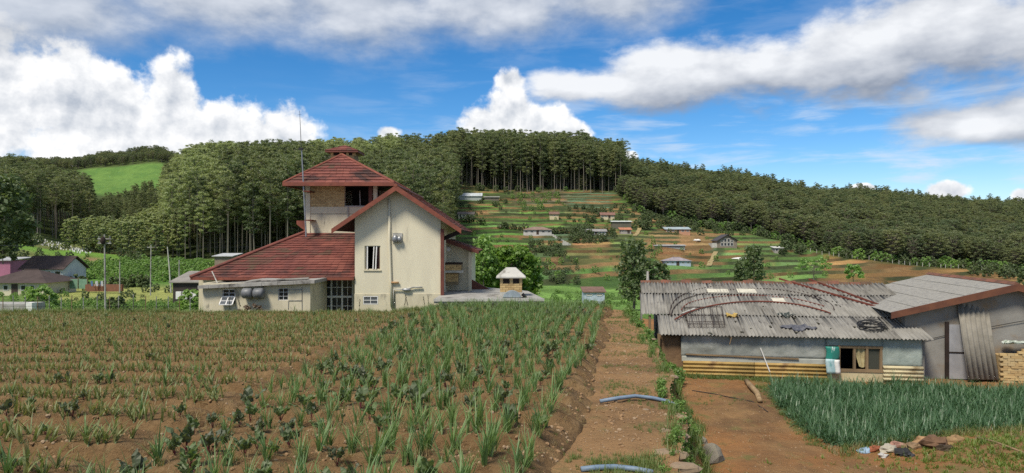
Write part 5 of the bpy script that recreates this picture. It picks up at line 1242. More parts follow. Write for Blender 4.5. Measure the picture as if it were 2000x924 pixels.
def eucalypt(seed, H=28.0, low=.42, dense=1.0, wide=1.0, leaf=L_E, size=.31):
    rs = np.random.RandomState(seed); tr = MB(); bend = rs.normal(size=2)*.35
    pt = lambda u: Vector((bend[0]*math.sin(u*2.2)*H*.03, bend[1]*math.sin(u*2.7)*H*.03, u*H))
    tr.tube([pt(u) for u in (-.03,.0,.25,.5,.75,.95)],[H*.0085,H*.008,H*.0068,H*.0055,H*.0035,H*.0015],6)
    cs, rd, ct = [], [], []; n = int(36*dense)
    for i in range(n):
        u = low+(1-low)*(i+.5*rs.rand())/n; a = i*2.4+rs.rand()*.8
        spread = H*(.045+.055*math.sin(math.pi*min(1,(u-low)/(1-low)*.85+.12)))*wide*(.55+.7*rs.rand())
        p = pt(u*.93); e = p+Vector((math.cos(a)*spread, math.sin(a)*spread, H*(.03+.05*rs.rand())))
        tr.tube([p, p.lerp(e,.6)-UP*.01*H, e],[H*.0028,H*.002,H*.001],4,False)
        r = H*(.020+.020*rs.rand())*(1.15-.35*abs(u-.75))
        cs.append(e); rd.append((r*1.25,r*1.25,r*.62)); ct.append(int(96*dense))
        if rs.rand() < .5: cs.append(p.lerp(e,.45)); rd.append((r*.8,r*.8,r*.5)); ct.append(34)
    Q = leaf_quads(rs, cs, rd, ct, size, 1.0); return tr, Q
def broad(seed, H=14.0, leaf=L_R, size=.75, n=26, per=44, base=.28, rx=.36, flat=.8, trunk=.028, cr=1.0, up=.9):
    rs = np.random.RandomState(seed); tr = MB(); tr.tube([(0,0,-.4),(.1,0,H*.3),(0,.1,H*.72)],[H*trunk,H*trunk*.75,H*trunk*.3],7)
    cs, rd, ct = [], [], []
    for i in range(n):
        u = (i+.5)/n; a = i*2.39996; zz = base+(1-base)*u; rr = rx*math.sqrt(max(0.02,1-((zz-base-.2*(1-base))/(1-base)*1.05)**2))*(.65+.5*rs.rand())
        e = Vector((math.cos(a)*rr*H, math.sin(a)*rr*H, zz*H*.95))
        tr.tube([(0,0,H*(.25+.35*u)), e],[H*trunk*.3,H*trunk*.08],4,False)
        r = H*(.10+.05*rs.rand())*cr; cs.append(e*.92+Vector((0,0,.05*H))); rd.append((r,r,r*flat*.75)); ct.append(per)
    return tr, leaf_quads(rs, cs, rd, ct, size, up)
LIB = bpy.data.collections.new('plant_library')              # not linked to the scene: sources for the scattered masses
def variant(name, tr, Q, bark, leaf):
    tm = tr.build('trunk', bark, origin=(0,0,0)); tme = tm.data; bpy.data.objects.remove(tm)
    cme = quads_to_mesh('crown', Q, leaf)
    n = len(Q); j = join_mesh(name, [(tr.v, tr.f, bark), (Q.reshape(-1,3), [tuple(range(4*i,4*i+4)) for i in range(n)], leaf)])
    return dict(trunk=tme, crown=cme, joined=j)
VE = [variant('euc', *eucalypt(s, 28, lo, d, w), W['barkpale'], L_E) for s, lo, d, w in ((1,.40,1,1),(2,.50,1,1.1),(3,.34,1.1,1),(4,.56,.9,1.15),(5,.45,1.1,.9),(6,.62,.8,1.2))]
VS = [variant('eucp', *eucalypt(s, 28, .18, 1.1, 1.7, size=.8), W['barkpale'], L_EL) for s in (11,12,13)]  # slope trees: a patch of sunlight is painted into their pale leaves
VP = [variant('eucq', *eucalypt(s, 28, lo, .9, 1.1), W['barkpale'], L_EL) for s, lo in ((14,.5),(15,.42),(16,.6))]
VR = [variant('forest', *broad(s, 14, L_R, .29, 50, 100, b, .33, .45, cr=.66, up=2.0), W['bark'], L_R) for s, b in ((21,.25),(22,.32),(23,.22),(24,.38),(25,.28))]
VB = [variant('bush', *broad(s, 3, L_B, .30, 14, 34, .08, .46, .9, .02), W['bark'], L_B) for s in (31,32,33)]
VD = [variant('darkb', *broad(s, 3, L_D, .28, 16, 36, .10, .42, .9, .02), W['bark'], L_D) for s in (34,35)]
def put_tree(name, var, loc, sc_, rz, label, cat='tree', group=None):
    o = thing(name, label, cat, loc, group); o.scale = (sc_, sc_, sc_) if not isinstance(sc_, tuple) else sc_; o.rotation_euler = (0,0,rz)
    for k in ('trunk','crown'):
        c = bpy.data.objects.new(k, var[k]); COL.objects.link(c); c.parent = o
    return o
_scn = [0]
def scatter(name, label, cat, pts, meshes):
    """one object of kind stuff: every point carries one of the given meshes. pts: (x,y,z,rotz,scale,index[,tilt])"""
    if not pts: return
    _scn[0] += 1; col = bpy.data.collections.new('lib_%d' % _scn[0])
    for i, m in enumerate(meshes): col.objects.link(bpy.data.objects.new('src_%02d_%03d' % (_scn[0], i), m))
    A = np.array([tuple(p)+((0,) if len(p) < 7 else ()) for p in pts], dtype=np.float32)
    me = bpy.data.meshes.new(name); me.vertices.add(len(A)); me.vertices.foreach_set('co', A[:,:3].ravel().copy())
    def attr(n, ty, key, data): a = me.attributes.new(n, ty, 'POINT'); a.data.foreach_set(key, data)
    attr('rot','FLOAT_VECTOR','vector', np.stack([A[:,6],A[:,6]*.6,A[:,3]],1).ravel()); attr('scl','FLOAT','value',A[:,4].copy()); attr('idx','INT','value',A[:,5].astype(np.int32))
    me.update(); o = link_mesh(name, me); tag(o, label, cat, kind='stuff')
    ng = bpy.data.node_groups.new(name,'GeometryNodeTree'); ng.interface.new_socket('Geometry',in_out='INPUT',socket_type='NodeSocketGeometry'); ng.interface.new_socket('Geometry',in_out='OUTPUT',socket_type='NodeSocketGeometry')
    N = ng.nodes.new; gi, go, ip, ci = N('NodeGroupInput'), N('NodeGroupOutput'), N('GeometryNodeInstanceOnPoints'), N('GeometryNodeCollectionInfo')
    ci.inputs['Collection'].default_value = col; ci.inputs['Separate Children'].default_value = True; ci.inputs['Reset Children'].default_value = True
    def na(n, ty): a = N('GeometryNodeInputNamedAttribute'); a.data_type = ty; a.inputs[0].default_value = n; return a.outputs[0]
    lk = ng.links.new; lk(gi.outputs[0], ip.inputs['Points']); lk(ci.outputs[0], ip.inputs['Instance']); ip.inputs['Pick Instance'].default_value = True
    lk(na('idx','INT'), ip.inputs['Instance Index']); lk(na('scl','FLOAT'), ip.inputs['Scale'])
    er = N('FunctionNodeEulerToRotation'); lk(na('rot','FLOAT_VECTOR'), er.inputs[0]); lk(er.outputs[0], ip.inputs['Rotation'])
    lk(ip.outputs[0], go.inputs[0]); md = o.modifiers.new('scatter','NODES'); md.node_group = ng
    return o
def forest_points():
    rs = np.random.RandomState(5); out = []
    def grid(x0, x1, y0, y1, sp, fn):
        Y = y0
        while Y < y1:
            X = (x0-1000)/FP*Y; Xe = (x1-1000)/FP*Y
            while X < Xe:
                x = X+rs.uniform(-.45,.45)*sp; y = Y+rs.uniform(-.45,.45)*sp; px = 1000+x/y*FP
                r = fn(px, y, rs)
                if r: out.append((x, y, px)+r)
                X += sp
            Y += sp
    # far-left dark stand
    grid(-250,178,232,345,5.2, lambda px,y,r: ('L', r.uniform(17,24)) if base_py(px,y) < 466-max(0,px-100)*.05 else None)
    grid(178,305,285,352,5.0, lambda px,y,r: ('L', r.uniform(10,15)))
    # pale slope of low trees, then the tall stand behind the house
    grid(135,350,204,268,4.6, lambda px,y,r: ('S', r.uniform(7,11)+max(0,px-260)*.05) if px > 128+(y-205)*1.6 else None)
    grid(330,885,207,470,4.4, lambda px,y,r: (('P' if (r.rand() < .85 and (px < 400+40*r.rand() or (y > 330 and (px < 480 or 610 < px < 790)))) else 'E'), r.uniform(17,31)*(1.0 if px > 380 else .72+.28*(px-330)/50)) if (y < 340 or r.rand() < .8) else None)
    # stand on the ridge above the terraces
    grid(880,1215,394,480,3.8, lambda px,y,r: ('E', r.uniform(21,33)*(1 if px < 1150 else .88)))
    grid(875,1215,402,500,7.0, lambda px,y,r: ('R', r.uniform(8,15)))
    grid(330,885,222,420,9.0, lambda px,y,r: ('R', r.uniform(6,13)) if r.rand() < .6 else None)
    # right-hand forest
    grid(1165,2250,210,640,5.3, lambda px,y,r: ('R', r.uniform(8.5,16.5)) if base_py(px,y) < fb(px)-2 and base_py(px,y) > 345 and px > 1165+max(0,y-395)*.25 else None)
    grid(1230,2250,400,640,13.0, lambda px,y,r: ('Q', r.uniform(13,20)) if base_py(px,y) < fb(px)-14 and base_py(px,y) > 345 else None)
    # woods along the far ridges
    grid(-300,420,795,905,9.0, lambda px,y,r: ('R', r.uniform(9,14)))
    grid(-300,150,420,600,8.0, lambda px,y,r: ('R', r.uniform(9,14)))
    return out
FPTS = forest_points()
def plant_forest():
    rs = random.Random(9); rem = {'E': [], 'R': []}; kinds = {'E': ('E','P','L'), 'R': ('R','Q'), 'S': ('S',)}
    vs = {'Q': VE, 'E': VE, 'L': VE, 'P': VP, 'S': VS, 'R': VR}; hh = {'Q': 28., 'E': 28., 'L': 28., 'P': 28., 'S': 28., 'R': 14.}
    lab = {'Q': 'taller thin-crowned tree standing above the right-hand forest', 'E': 'tall slender eucalyptus in the dark stand behind the tower and along the ridge', 'L': 'dark eucalyptus in the stand on the far left slope', 'P': 'paler eucalyptus rising behind the dark stand', 'S': 'low leafy tree painted sunlit-pale on the slope left of the house', 'R': 'round-crowned tree in the forest on the right-hand slope'}
    grp = {'Q': 'emergent trees of the right-hand forest', 'E': 'eucalyptus stand behind the house', 'L': 'eucalyptus stand on the far left', 'P': 'pale eucalyptus behind the stand', 'S': 'low trees on the pale slope', 'R': 'forest on the right-hand slope'}
    nm = {'Q': 'eucalyptus_tree', 'E': 'eucalyptus_tree', 'L': 'eucalyptus_tree', 'P': 'eucalyptus_tree', 'S': 'slope_tree', 'R': 'forest_tree'}
    for big, ks in kinds.items():
        pts = sorted([p for p in FPTS if p[3] in ks], key=lambda p: -(p[4]/p[1])*(1 if -40 < p[2] < 2040 else .01))
        rest = {}
        for i, (x, y, px, k, H) in enumerate(pts):
            z = tz(px, y)-.4; s = H/hh[k]; rz = rs.uniform(0, 6.28); vi = rs.randrange(len(vs[k]))
            if i < (300 if big != 'S' else 120): put_tree(nm[k], vs[k][vi], (x, y, z), (s*rs.uniform(.9,1.15), s*rs.uniform(.9,1.15), s), rz, lab[k], 'tree', grp[k])
            else: rest.setdefault(k, []).append((x, y, z, rz, s, vi))
        for k, q in rest.items():
            scatter({'Q':'emergent_wood','E':'eucalyptus_wood','L':'left_eucalyptus_wood','P':'pale_eucalyptus_wood','S':'slope_wood','R':'forest_wood'}[k], {'Q':'scattered taller trees rising above the right-hand forest','E':'dense mass of tall eucalyptus on the hill behind the house','L':'dark mass of eucalyptus filling the far left slope','P':'pale mass of eucalyptus behind the dark stand','S':'low wood painted sunlit-pale on the slope left of the house','R':'dense dark forest covering the right-hand hill'}[k], 'wood', q, [v['joined'] for v in vs[k]])
plant_forest()
# ---- single trees nearer by
def near_tree(name, label, px, pyb, Y, H, leaf, seed, n=40, per=150, size=.22, base=.2, rx=.45, z=None, trunk=.02, flat=.85, bark='bark', group=None, zs=1.0):
    tr, Q = broad(seed, H, leaf, size, n, per, base, rx, flat, trunk); v = variant(name, tr, Q, W[bark], leaf)
    a = P(px, pyb, Y); return put_tree(name, v, (a.x, a.y, a.z if z is None else z), 1.0, seed*.7, label, 'tree', group)
near_tree('leafy_tree','rounded bright green tree right of the cream house',996,588,62,5.0,L_N,41,60,140,.24,.12,.50)
near_tree('leafy_tree','smaller green tree between the lean-to and the rounded bright tree',952,575,58,3.4,L_N,42,26,90,.2,.15,.34)
near_tree('thin_tree','thin straggly tree rising left of the rounded bright tree',944,580,57,5.2,L_B,43,20,50,.2,.35,.13,trunk=.012)
near_tree('tall_tree','tall dark column-shaped tree behind the left end of the shed',1238,602,70,7.2,L_D,44,36,70,.24,.10,.17)
near_tree('leafy_tree','olive-green tree with drooping branches right of the column-shaped tree',1275,575,72,3.6,L_D,45,26,80,.22,.3,.42)
near_tree('tall_tree','tall loose tree standing behind the middle of the shed roof',1472,556,88,5.2,L_D,46,30,60,.22,.08,.24)
near_tree('shrub','narrow dark shrub left of the tall loose tree',1444,556,86,3.0,L_D,47,22,70,.2,.05,.17)
near_tree('spreading_tree','wide feathery spreading tree behind the shed roof',1590,552,120,4.6,L_B,48,26,50,.2,.5,.62,flat=.5)
near_tree('papaya_tree','small leafy tree on white stems behind the shed ridge',1668,556,80,2.4,L_B,49,14,60,.22,.35,.35)
near_tree('dark_tree','big dark tree cut by the left edge of the photo',-12,500,125,15,L_D,50,52,120,.55,.05,.36)
near_tree('dark_tree','dark shrub at the left edge above the pink house',6,512,122,4.2,L_D,51,20,90,.36,.05,.5)
near_tree('dark_tree','dark tree at the right edge of the photo below the forest',2010,562,190,6.0,L_D,52,24,70,.4,.05,.4)
near_tree('round_bush','round dark green bush in front of the valley houses',76,612,70,2.8,L_B,53,36,120,.17,.02,.55)
near_tree('round_bush','dark bush beside the tall utility pole',228,608,60,1.3,L_D,54,22,80,.14,.02,.62)
near_tree('round_bush','green bush left of the annexe',376,608,50,1.6,L_B,55,26,110,.13,.02,.62)
near_tree('dead_bush','dry brown bush in front of the annexe wall',492,612,38.0,.95,leafmat('dry_leaves',((.16,.11,.07),(.20,.14,.09),(.10,.07,.05)),.2,2),56,22,70,.07,.05,.75,z=-4.35)
def bushes():
    rs = np.random.RandomState(8); B = []; D = []
    def area(x0, x1, y0, y1, n, s0, s1, lst=B, ylo=45, yhi=420):
        for _ in range(n):
            px, py = rs.uniform(x0,x1), rs.uniform(y0,y1); Y = y_at(px,py,ylo,yhi); X = (px-1000)/FP*Y
            lst.append((X, Y, tz(px,Y)-.15, rs.uniform(0,6.3), rs.uniform(s0,s1), rs.randint(3) if lst is B else rs.randint(2)))
    area(125,455,508,553,420,.35,.85,B,100,215)
    area(-60,130,560,604,120,.12,.35,B); area(60,420,588,606,380,.08,.26,B); area(120,420,560,590,30,.2,.5,D)
    area(0,300,455,520,90,.4,1.0,D,130,225)
    area(880,1010,355,420,45,.4,1.0,D); area(885,1200,352,372,100,.5,1.3,D,300,420); area(1000,1110,372,415,45,.4,1.1,B)
    area(1110,1240,405,432,60,.5,1.1,D); area(1030,1110,470,500,40,.4,.9,D); area(1115,1160,440,475,34,.5,1.1,D); area(890,1240,420,560,70,.3,.8,B)
    area(1130,1200,455,475,20,.5,1.2,D); area(1240,1420,430,448,60,.7,1.6,D); area(1260,1620,455,545,50,.3,.8,B); area(1525,1570,485,497,22,.8,1.5,D)
    area(1060,1130,510,560,36,.3,.7,D); area(1080,1240,575,600,90,.1,.35,B); area(1300,1500,440,462,40,.6,1.4,D); area(1900,2050,525,550,40,.6,1.8,D)
    for px in np.arange(1180,2050,6.0):
        py = float(fb(px))+rs.uniform(-3,3); Y = y_at(px,py); lst = D if rs.rand() < .6 else B
        lst.append(((px-1000)/FP*Y, Y, tz(px,Y)-.2, rs.uniform(0,6), rs.uniform(.6,1.7), rs.randint(2)))
    big = sorted(B, key=lambda p: -p[4]/p[1]); bigd = sorted(D, key=lambda p: -p[4]/p[1])
    for lst, V, nmx, lb, g in ((big,VB,'bush','green bush growing on the slopes behind the buildings','green bushes on the slopes'),(bigd,VD,'dark_bush','dark green bush growing among the terraces','dark bushes on the terraces')):
        for x,y,z,r,s,i in lst[:300]: put_tree(nmx, V[i], (x,y,z), s, r, lb, 'bush', g)
        scatter(nmx+'_cover', 'low mass of further '+nmx.replace('_',' ')+' growth on the far slopes', 'bushes', lst[300:], [v['joined'] for v in V])
bushes()

# ================================================================== crops, weeds and stones
def blade(V, F, rs, base, az_, ln, wd, lean, droop, seg=4):
    """arching leaf strip with a shallow fold"""
    b = len(V); d = np.array((math.cos(az_), math.sin(az_), 0)); s = np.array((-math.sin(az_), math.cos(az_), 0)); p = np.array(base, float); th = lean
    for i in range(seg+1):
        u = i/seg; w = wd*(1.0 if u < .15 else (1-u)**.7+.03)*.5
        V.append(p+s*w); V.append(p-s*w)
        p = p+(d*math.sin(th)+np.array((0,0,1))*math.cos(th))*ln/seg; th += droop*(.4+1.3*u)/seg*1.6
    F += [(b+2*i, b+2*i+1, b+2*i+3, b+2*i+2) for i in range(seg)]
def leek(seed, H=.5, n=7, wd=.028, fan=.35, m=None, droop=1.3, l0=.05):
    rs = np.random.RandomState(seed); V, F = [], []; a0 = rs.rand()*6
    for i in range(n):
        az_ = a0+(i % 2)*math.pi+rs.normal()*.55
        blade(V, F, rs, (rs.normal()*.008, rs.normal()*.008, .0), az_, H*(.6+.6*rs.rand()), wd*(.7+.5*rs.rand()), l0+fan*rs.rand(), .2+droop*rs.rand()**1.5, 4)
    st = MB(); st.tube([(0,0,-.03),(0,0,H*(.20 if m is None else .07))],[.011,.008],5)
    return [(V, F, m or LK), (st.v, st.f, LKS)]
def beet(seed, H=.32, n=8):
    rs = np.random.RandomState(seed); V, F, SV, SF = [], [], [], []
    for i in range(n):
        az_ = i*2.4+rs.rand()*.7; lean = .08+.6*rs.rand()**1.4; L = H*(.55+.5*rs.rand())
        d = np.array((math.cos(az_)*math.sin(lean), math.sin(az_)*math.sin(lean), math.cos(lean))); s = np.array((-math.sin(az_), math.cos(az_), 0)); nn = np.cross(d, s)
        p = d*L*.5; b = len(SV); 
        for q, w in ((np.zeros(3), .012), (p, .008)): SV += [q+s*w*.5, q-s*w*.5]
        SF.append((b, b+1, b+3, b+2))
        b = len(V); k = 5; W_ = H*(.20+.12*rs.rand()); th = lean
        for j in range(k+1):
            u = j/k; w = W_*math.sin(math.pi*(.12+.86*u)**.8)*.5+.004; wob = .018*math.sin(j*2.1+i)
            V.append(p+s*w+nn*wob-nn*.25*w); V.append(p+nn*.0); V.append(p-s*w-nn*wob-nn*.25*w)
            th += .30*u; dd = np.array((math.cos(az_)*math.sin(th), math.sin(az_)*math.sin(th), math.cos(th))); p = p+dd*L*.62/k
        for j in range(k): F += [(b+3*j, b+3*j+1, b+3*j+4, b+3*j+3), (b+3*j+1, b+3*j+2, b+3*j+5, b+3*j+4)]
    return [(V, F, BTL), (SV, SF, BTS)]
def tuft(seed, H=.22, n=12, wd=.012, m=None, fan=.7):
    rs = np.random.RandomState(seed); V, F = [], []
    for i in range(n): blade(V, F, rs, (rs.normal()*H*.18, rs.normal()*H*.18, -.01), rs.rand()*6.28, H*(.4+.8*rs.rand()), wd*(.6+.8*rs.rand()), fan*rs.rand(), .3+rs.rand(), 3)
    return [(V, F, m)]
def weed(seed, H=.4, n=40, m=None, size=.04):
    rs = np.random.RandomState(seed); st = MB(); cs, rd, ct = [], [], []
    for i in range(7):
        a = rs.rand()*6.28; e = (math.cos(a)*H*.5*rs.rand(), math.sin(a)*H*.5*rs.rand(), H*(.35+.65*rs.rand())); st.tube([(0,0,-.02), e], [.006,.003], 4, False)
        cs.append(e); rd.append((H*.2,H*.2,H*.2)); ct.append(n//7+4)
        cs.append(tuple(q*.55 for q in e)); rd.append((H*.22,H*.22,H*.16)); ct.append(n//7+2)
    Q = leaf_quads(rs, cs, rd, ct, size, .6, 1.7)
    return [(Q.reshape(-1,3), [tuple(range(4*i,4*i+4)) for i in range(len(Q))], m), (st.v, st.f, m)]
LK = leafmat('leek_leaf', ((.135,.24,.075),(.23,.34,.095),(.15,.26,.10)), .45, 3.0)
LKS = mat('leek_stem', (.30,.36,.20), (.22,.28,.14), 8, .7)
LY = leafmat('young_leek_leaf', ((.21,.26,.085),(.31,.30,.11),(.16,.23,.08)), .45, 3.0)
LB = leafmat('blue_green_leek_leaf', ((.06,.14,.068),(.135,.24,.11),(.09,.18,.078)), .42, 2.0, .45, .035)
BTL = leafmat('beet_leaf', ((0.087, 0.123, 0.055), (0.145, 0.246, 0.065), (0.109, 0.102, 0.065)), .45, 4.0)
BTS = mat('beet_stalk', (.16,.03,.045), (.10,.03,.035), 6, .6)
GR = leafmat('grass_blade', ((0.123, 0.203, 0.043), (0.203, 0.246, 0.065), (0.131, 0.189, 0.043)), .45, 2.0)
GRD = leafmat('dry_grass_blade', ((0.348, 0.261, 0.123), (0.435, 0.319, 0.145), (0.261, 0.203, 0.087)), .45, 2.0)
WD = leafmat('weed_leaf', ((0.145, 0.275, 0.058), (0.217, 0.362, 0.072), (0.131, 0.232, 0.051)), .45, 4.0)
MS = leafmat('moss_tuft', ((0.16, 0.246, 0.029), (0.232, 0.29, 0.043), (0.131, 0.189, 0.029)), .45, 4.0)
jm = lambda nm, ps: join_mesh(nm, ps)
M_LEEK = [jm('leek', leek(s, .54, n+3, .023, f)) for s, n, f in ((1,7,.3),(2,8,.4),(3,6,.25),(4,9,.45),(5,7,.6))]
M_YOUNG = [jm('young_leek', leek(s, .30, n+3, .030, .55, LY)) for s, n in ((11,4),(12,5),(13,3),(14,5))]
M_BEET = [jm('beet', beet(s, h, n)) for s, h, n in ((21,.34,8),(22,.30,9),(23,.38,7),(24,.26,10))]
M_BLEEK = [jm('blue_leek', leek(s, .56, n+3, .032, f, LB, 3.0, .25)) for s, n, f in ((31,8,.9),(32,9,1.1),(33,7,.8),(34,9,1.2))]
M_TUFT = [jm('tuft', tuft(s, .20, 13, .011, GR)) for s in (41,42,43)]
M_DRY = [jm('dry', tuft(s, .16, 9, .008, GRD, 1.3)) for s in (44,45)]
M_WEED = [jm('weed', weed(s, .42, 110, WD)) for s in (51,52,53)]
M_MOSS = [jm('moss', tuft(s, .09, 14, .014, MS, 1.2)) for s in (61,62)]
def plant_parts(parts, nm):
    """separate part meshes for the plants that are things: leaves and stem"""
    out = []
    for (v, f, m), n in zip(parts, nm):
        me = bpy.data.meshes.new(n); me.from_pydata([tuple(q) for q in v], [], f); me.materials.append(m); me.update(); out.append((n, me))
    return out
PP = {'leek': [plant_parts(leek(s, .54, n+3, .023, f), ('leaves','stem')) for s, n, f in ((1,7,.3),(2,8,.4),(3,6,.25),(4,9,.45),(5,7,.6))],
      'beet': [plant_parts(beet(s, h, n), ('leaves','stalks')) for s, h, n in ((21,.34,8),(22,.30,9),(23,.38,7),(24,.26,10))],
      'young': [plant_parts(leek(s, .30, n+3, .030, .55, LY), ('leaves','stem')) for s, n in ((11,4),(12,5),(13,3),(14,5))],
      'blue': [plant_parts(leek(s, .56, n+3, .032, f, LB, 3.0, .25), ('leaves','stem')) for s, n, f in ((31,8,.9),(32,9,1.1),(33,7,.8),(34,9,1.2))]}
def individuals(name, pts, kind, label, cat, group, limit=300):
    vis = lambda p: -60 < 1000+p[0]/p[1]*FP < 2060 and (HZ-(p[2])/p[1]*FP) < 960
    pts = sorted(pts, key=lambda p: -p[4]/p[1]*(1 if vis(p) else .001)); rest = pts[limit:]
    for p in pts[:limit]:
        o = thing(name, label, cat, p[:3], group); o.rotation_euler = (p[6], p[6]*.6, p[3]) if len(p) > 6 else (0,0,p[3]); o.scale = (p[4],)*3
        for n, me in PP[kind][p[5]]:
            c = bpy.data.objects.new(n, me); COL.objects.link(c); c.parent = o
            if n in ('leaves','stalks'): c['kind'] = 'stuff'
    return rest
rs = np.random.RandomState(17)
def in_view(X, Y, m=120): return -m < 1000+X/Y*FP < 2000+m
def crop():
    LE, YO, BE, TU, DR, CL = [], [], [], [], [], []
    Y = 3.0
    def bed_ok(X, Y): 
        ph = (Y+.30*float(fbm(X*.12, Y*.05, 2))+(.5 if X < XB else 0))/BP; fr = ph-math.floor(ph); return fr
    # tall crop: clumps on a regular grid, in lines across the beds and in lines along the path
    wob = lambda X, y: .30*float(fbm(X*.12, y*.05, 2))
    for k in range(0, 28):
        for off in (.66,1.0,1.30):
            yc = k*BP+off
            if not 4 < yc < 35.4: continue
            i = 0
            while True:
                X = .10+.163*(yc-7.7)-i*.40+.2*math.exp(-((yc-19)/4)**2); i += 1
                if X < XB+.3: break
                y = yc-wob(X, yc); 
                if not in_view(X, y) or rs.rand() < .05: continue
                nb = float(fbm(X*.35+4, y*.35, 2)); far = min(1,max(0,(y-9)/10)); left = max(0,(-1.5-X)/3)
                if rs.rand() < .24-.06*far+.35*nb+.10*left: BE.append((X+rs.normal()*.03,y+rs.normal()*.03,fz(X,y),rs.uniform(0,6.28),rs.uniform(.7,1.2),rs.randint(4),rs.uniform(-.12,.12)))
                else:
                    for _ in range(rs.randint(2,4)):
                        x = X+rs.normal()*.035; yy = y+rs.normal()*.035; LE.append((x,yy,fz(x,yy),rs.uniform(0,6.28),rs.uniform(.6,1.1)*(1-.2*left),rs.randint(5),rs.uniform(-.15,.15)))
    # young crop on the left: dense low lines along the beds, with beets towards the camera
    for k in range(0, 28):
        for off, sp in ((.58,.085),(.72,.10),(.92,.12)):
            yc = k*BP+off-.5
            if not 4 < yc < 35.3: continue
            X = (-120-1000)/FP*yc
            while X < XB-.3:
                x = X+rs.uniform(-.03,.03); y = yc-wob(X, yc)+rs.normal()*.025; r = rs.rand(); near = max(0,(15-y)/9); g = float(fbm(x*.25+3, y*.3, 2))
                if r < (.004+.05*near): BE.append((x,y,fz(x,y),rs.uniform(0,6.28),rs.uniform(.5,.9),rs.randint(4),rs.uniform(-.12,.12)))
                elif r < (.012+.10*near): LE.append((x,y,fz(x,y),rs.uniform(0,6.28),rs.uniform(.5,.95),rs.randint(5),rs.uniform(-.15,.15)))
                elif r < .80+g*.5: YO.append((x,y,fz(x,y),rs.uniform(0,6.28),rs.uniform(.42,.85)*(1+.4*near),rs.randint(4),rs.uniform(-.25,.25)))
                X += sp
    for k in range(0, 28):                                 # low weeds along the foot of each bed on the left
        for _ in range(200):
            yc = k*BP-.5+rs.uniform(.30,.52)
            if not 5 < yc < 35.3: continue
            x = rs.uniform((-60-1000)/FP*yc, XB-.2); y = yc-wob(x, yc)
            if float(fbm(x*.4, y*.4+8, 2)) > -.12: TU.append((x,y,fz(x,y),rs.uniform(0,6.28),rs.uniform(.3,.75),rs.randint(3)))
    for _ in range(16000):
        y = 5+30.5*rs.rand()**1.0; x = rs.uniform(max(-.95*y-2,(-60-1000)/FP*y), float(path_l(y))-.05)
        q = float(fbm(x*.5, y*.5, 2)); r = rs.rand()
        if r < .20 and q > -.1 and (bed_ok(x,y) > .42 or rs.rand() < .25): TU.append((x,y,fz(x,y),rs.uniform(0,6.28),rs.uniform(.2,.55),rs.randint(3)))
        elif r < .62 and bed_ok(x,y) > .36: DR.append((x,y,fz(x,y)+.01,rs.uniform(0,6.28),rs.uniform(.35,1.0),rs.randint(2),rs.uniform(-.6,.6)))
        else: CL.append((x,y,fz(x,y)+.0,rs.uniform(0,6.28),rs.uniform(.010,.034)*(1.5 if rs.rand() < .06 else 1),rs.randint(3),rs.uniform(-1,1)))
    # rough grass along the far edge of the field
    for _ in range(3800):
        x = rs.uniform(-30,5.0); y = rs.uniform(35.0,36.6)
        (TU if rs.rand() < .75 else DR).append((x,y,fz(x,y)-.03,rs.uniform(0,6.28),rs.uniform(.9,2.1) if x > -6 or x < -17 else rs.uniform(.5,1.1),rs.randint(2)))
    scatter('leek_crop','mass of further leek plants across the tall half of the field','leeks',individuals('leek_plant',LE,'leek','upright green leek plant growing in the near beds of the field','leek','leek plants in the field'),M_LEEK)
    scatter('beet_crop','mass of further dark leafy beet plants across the field','beets',individuals('beet_plant',BE,'beet','dark green leafy beet plant growing in the near beds of the field','beet plant','beet plants in the field'),M_BEET)
    scatter('young_leek_crop','mass of thin young leeks across the left half of the field','leeks',individuals('young_leek_plant',YO,'young','thin young leek plant in the near left beds of the field','leek','young leek plants in the field'),M_YOUNG)
    scatter('field_grass','grass tufts and weeds growing between the crop rows','grass',TU,M_TUFT); scatter('straw_mulch','dry straw scattered over the field soil','straw',DR,M_DRY)
    return CL
CL = crop()
def pebble(s):
    q = MB(); q.lump((0,0,0),(1,.85,.7),7,5,.22,random.Random(s)); return q
PM = mat('soil_clod', (.30,.19,.10), (.23,.14,.075), 1.5, .95); PS = mat('pale_pebble', (.34,.25,.16), (.27,.19,.12), 1.5, .9)
M_CLOD = []
for s in range(3):
    q = pebble(s); M_CLOD.append(jm('clod', [(q.v, q.f, PM if s < 2 else PS)]))
scatter('soil_clods','clods and small pebbles lying on the field soil','clods',CL,M_CLOD)
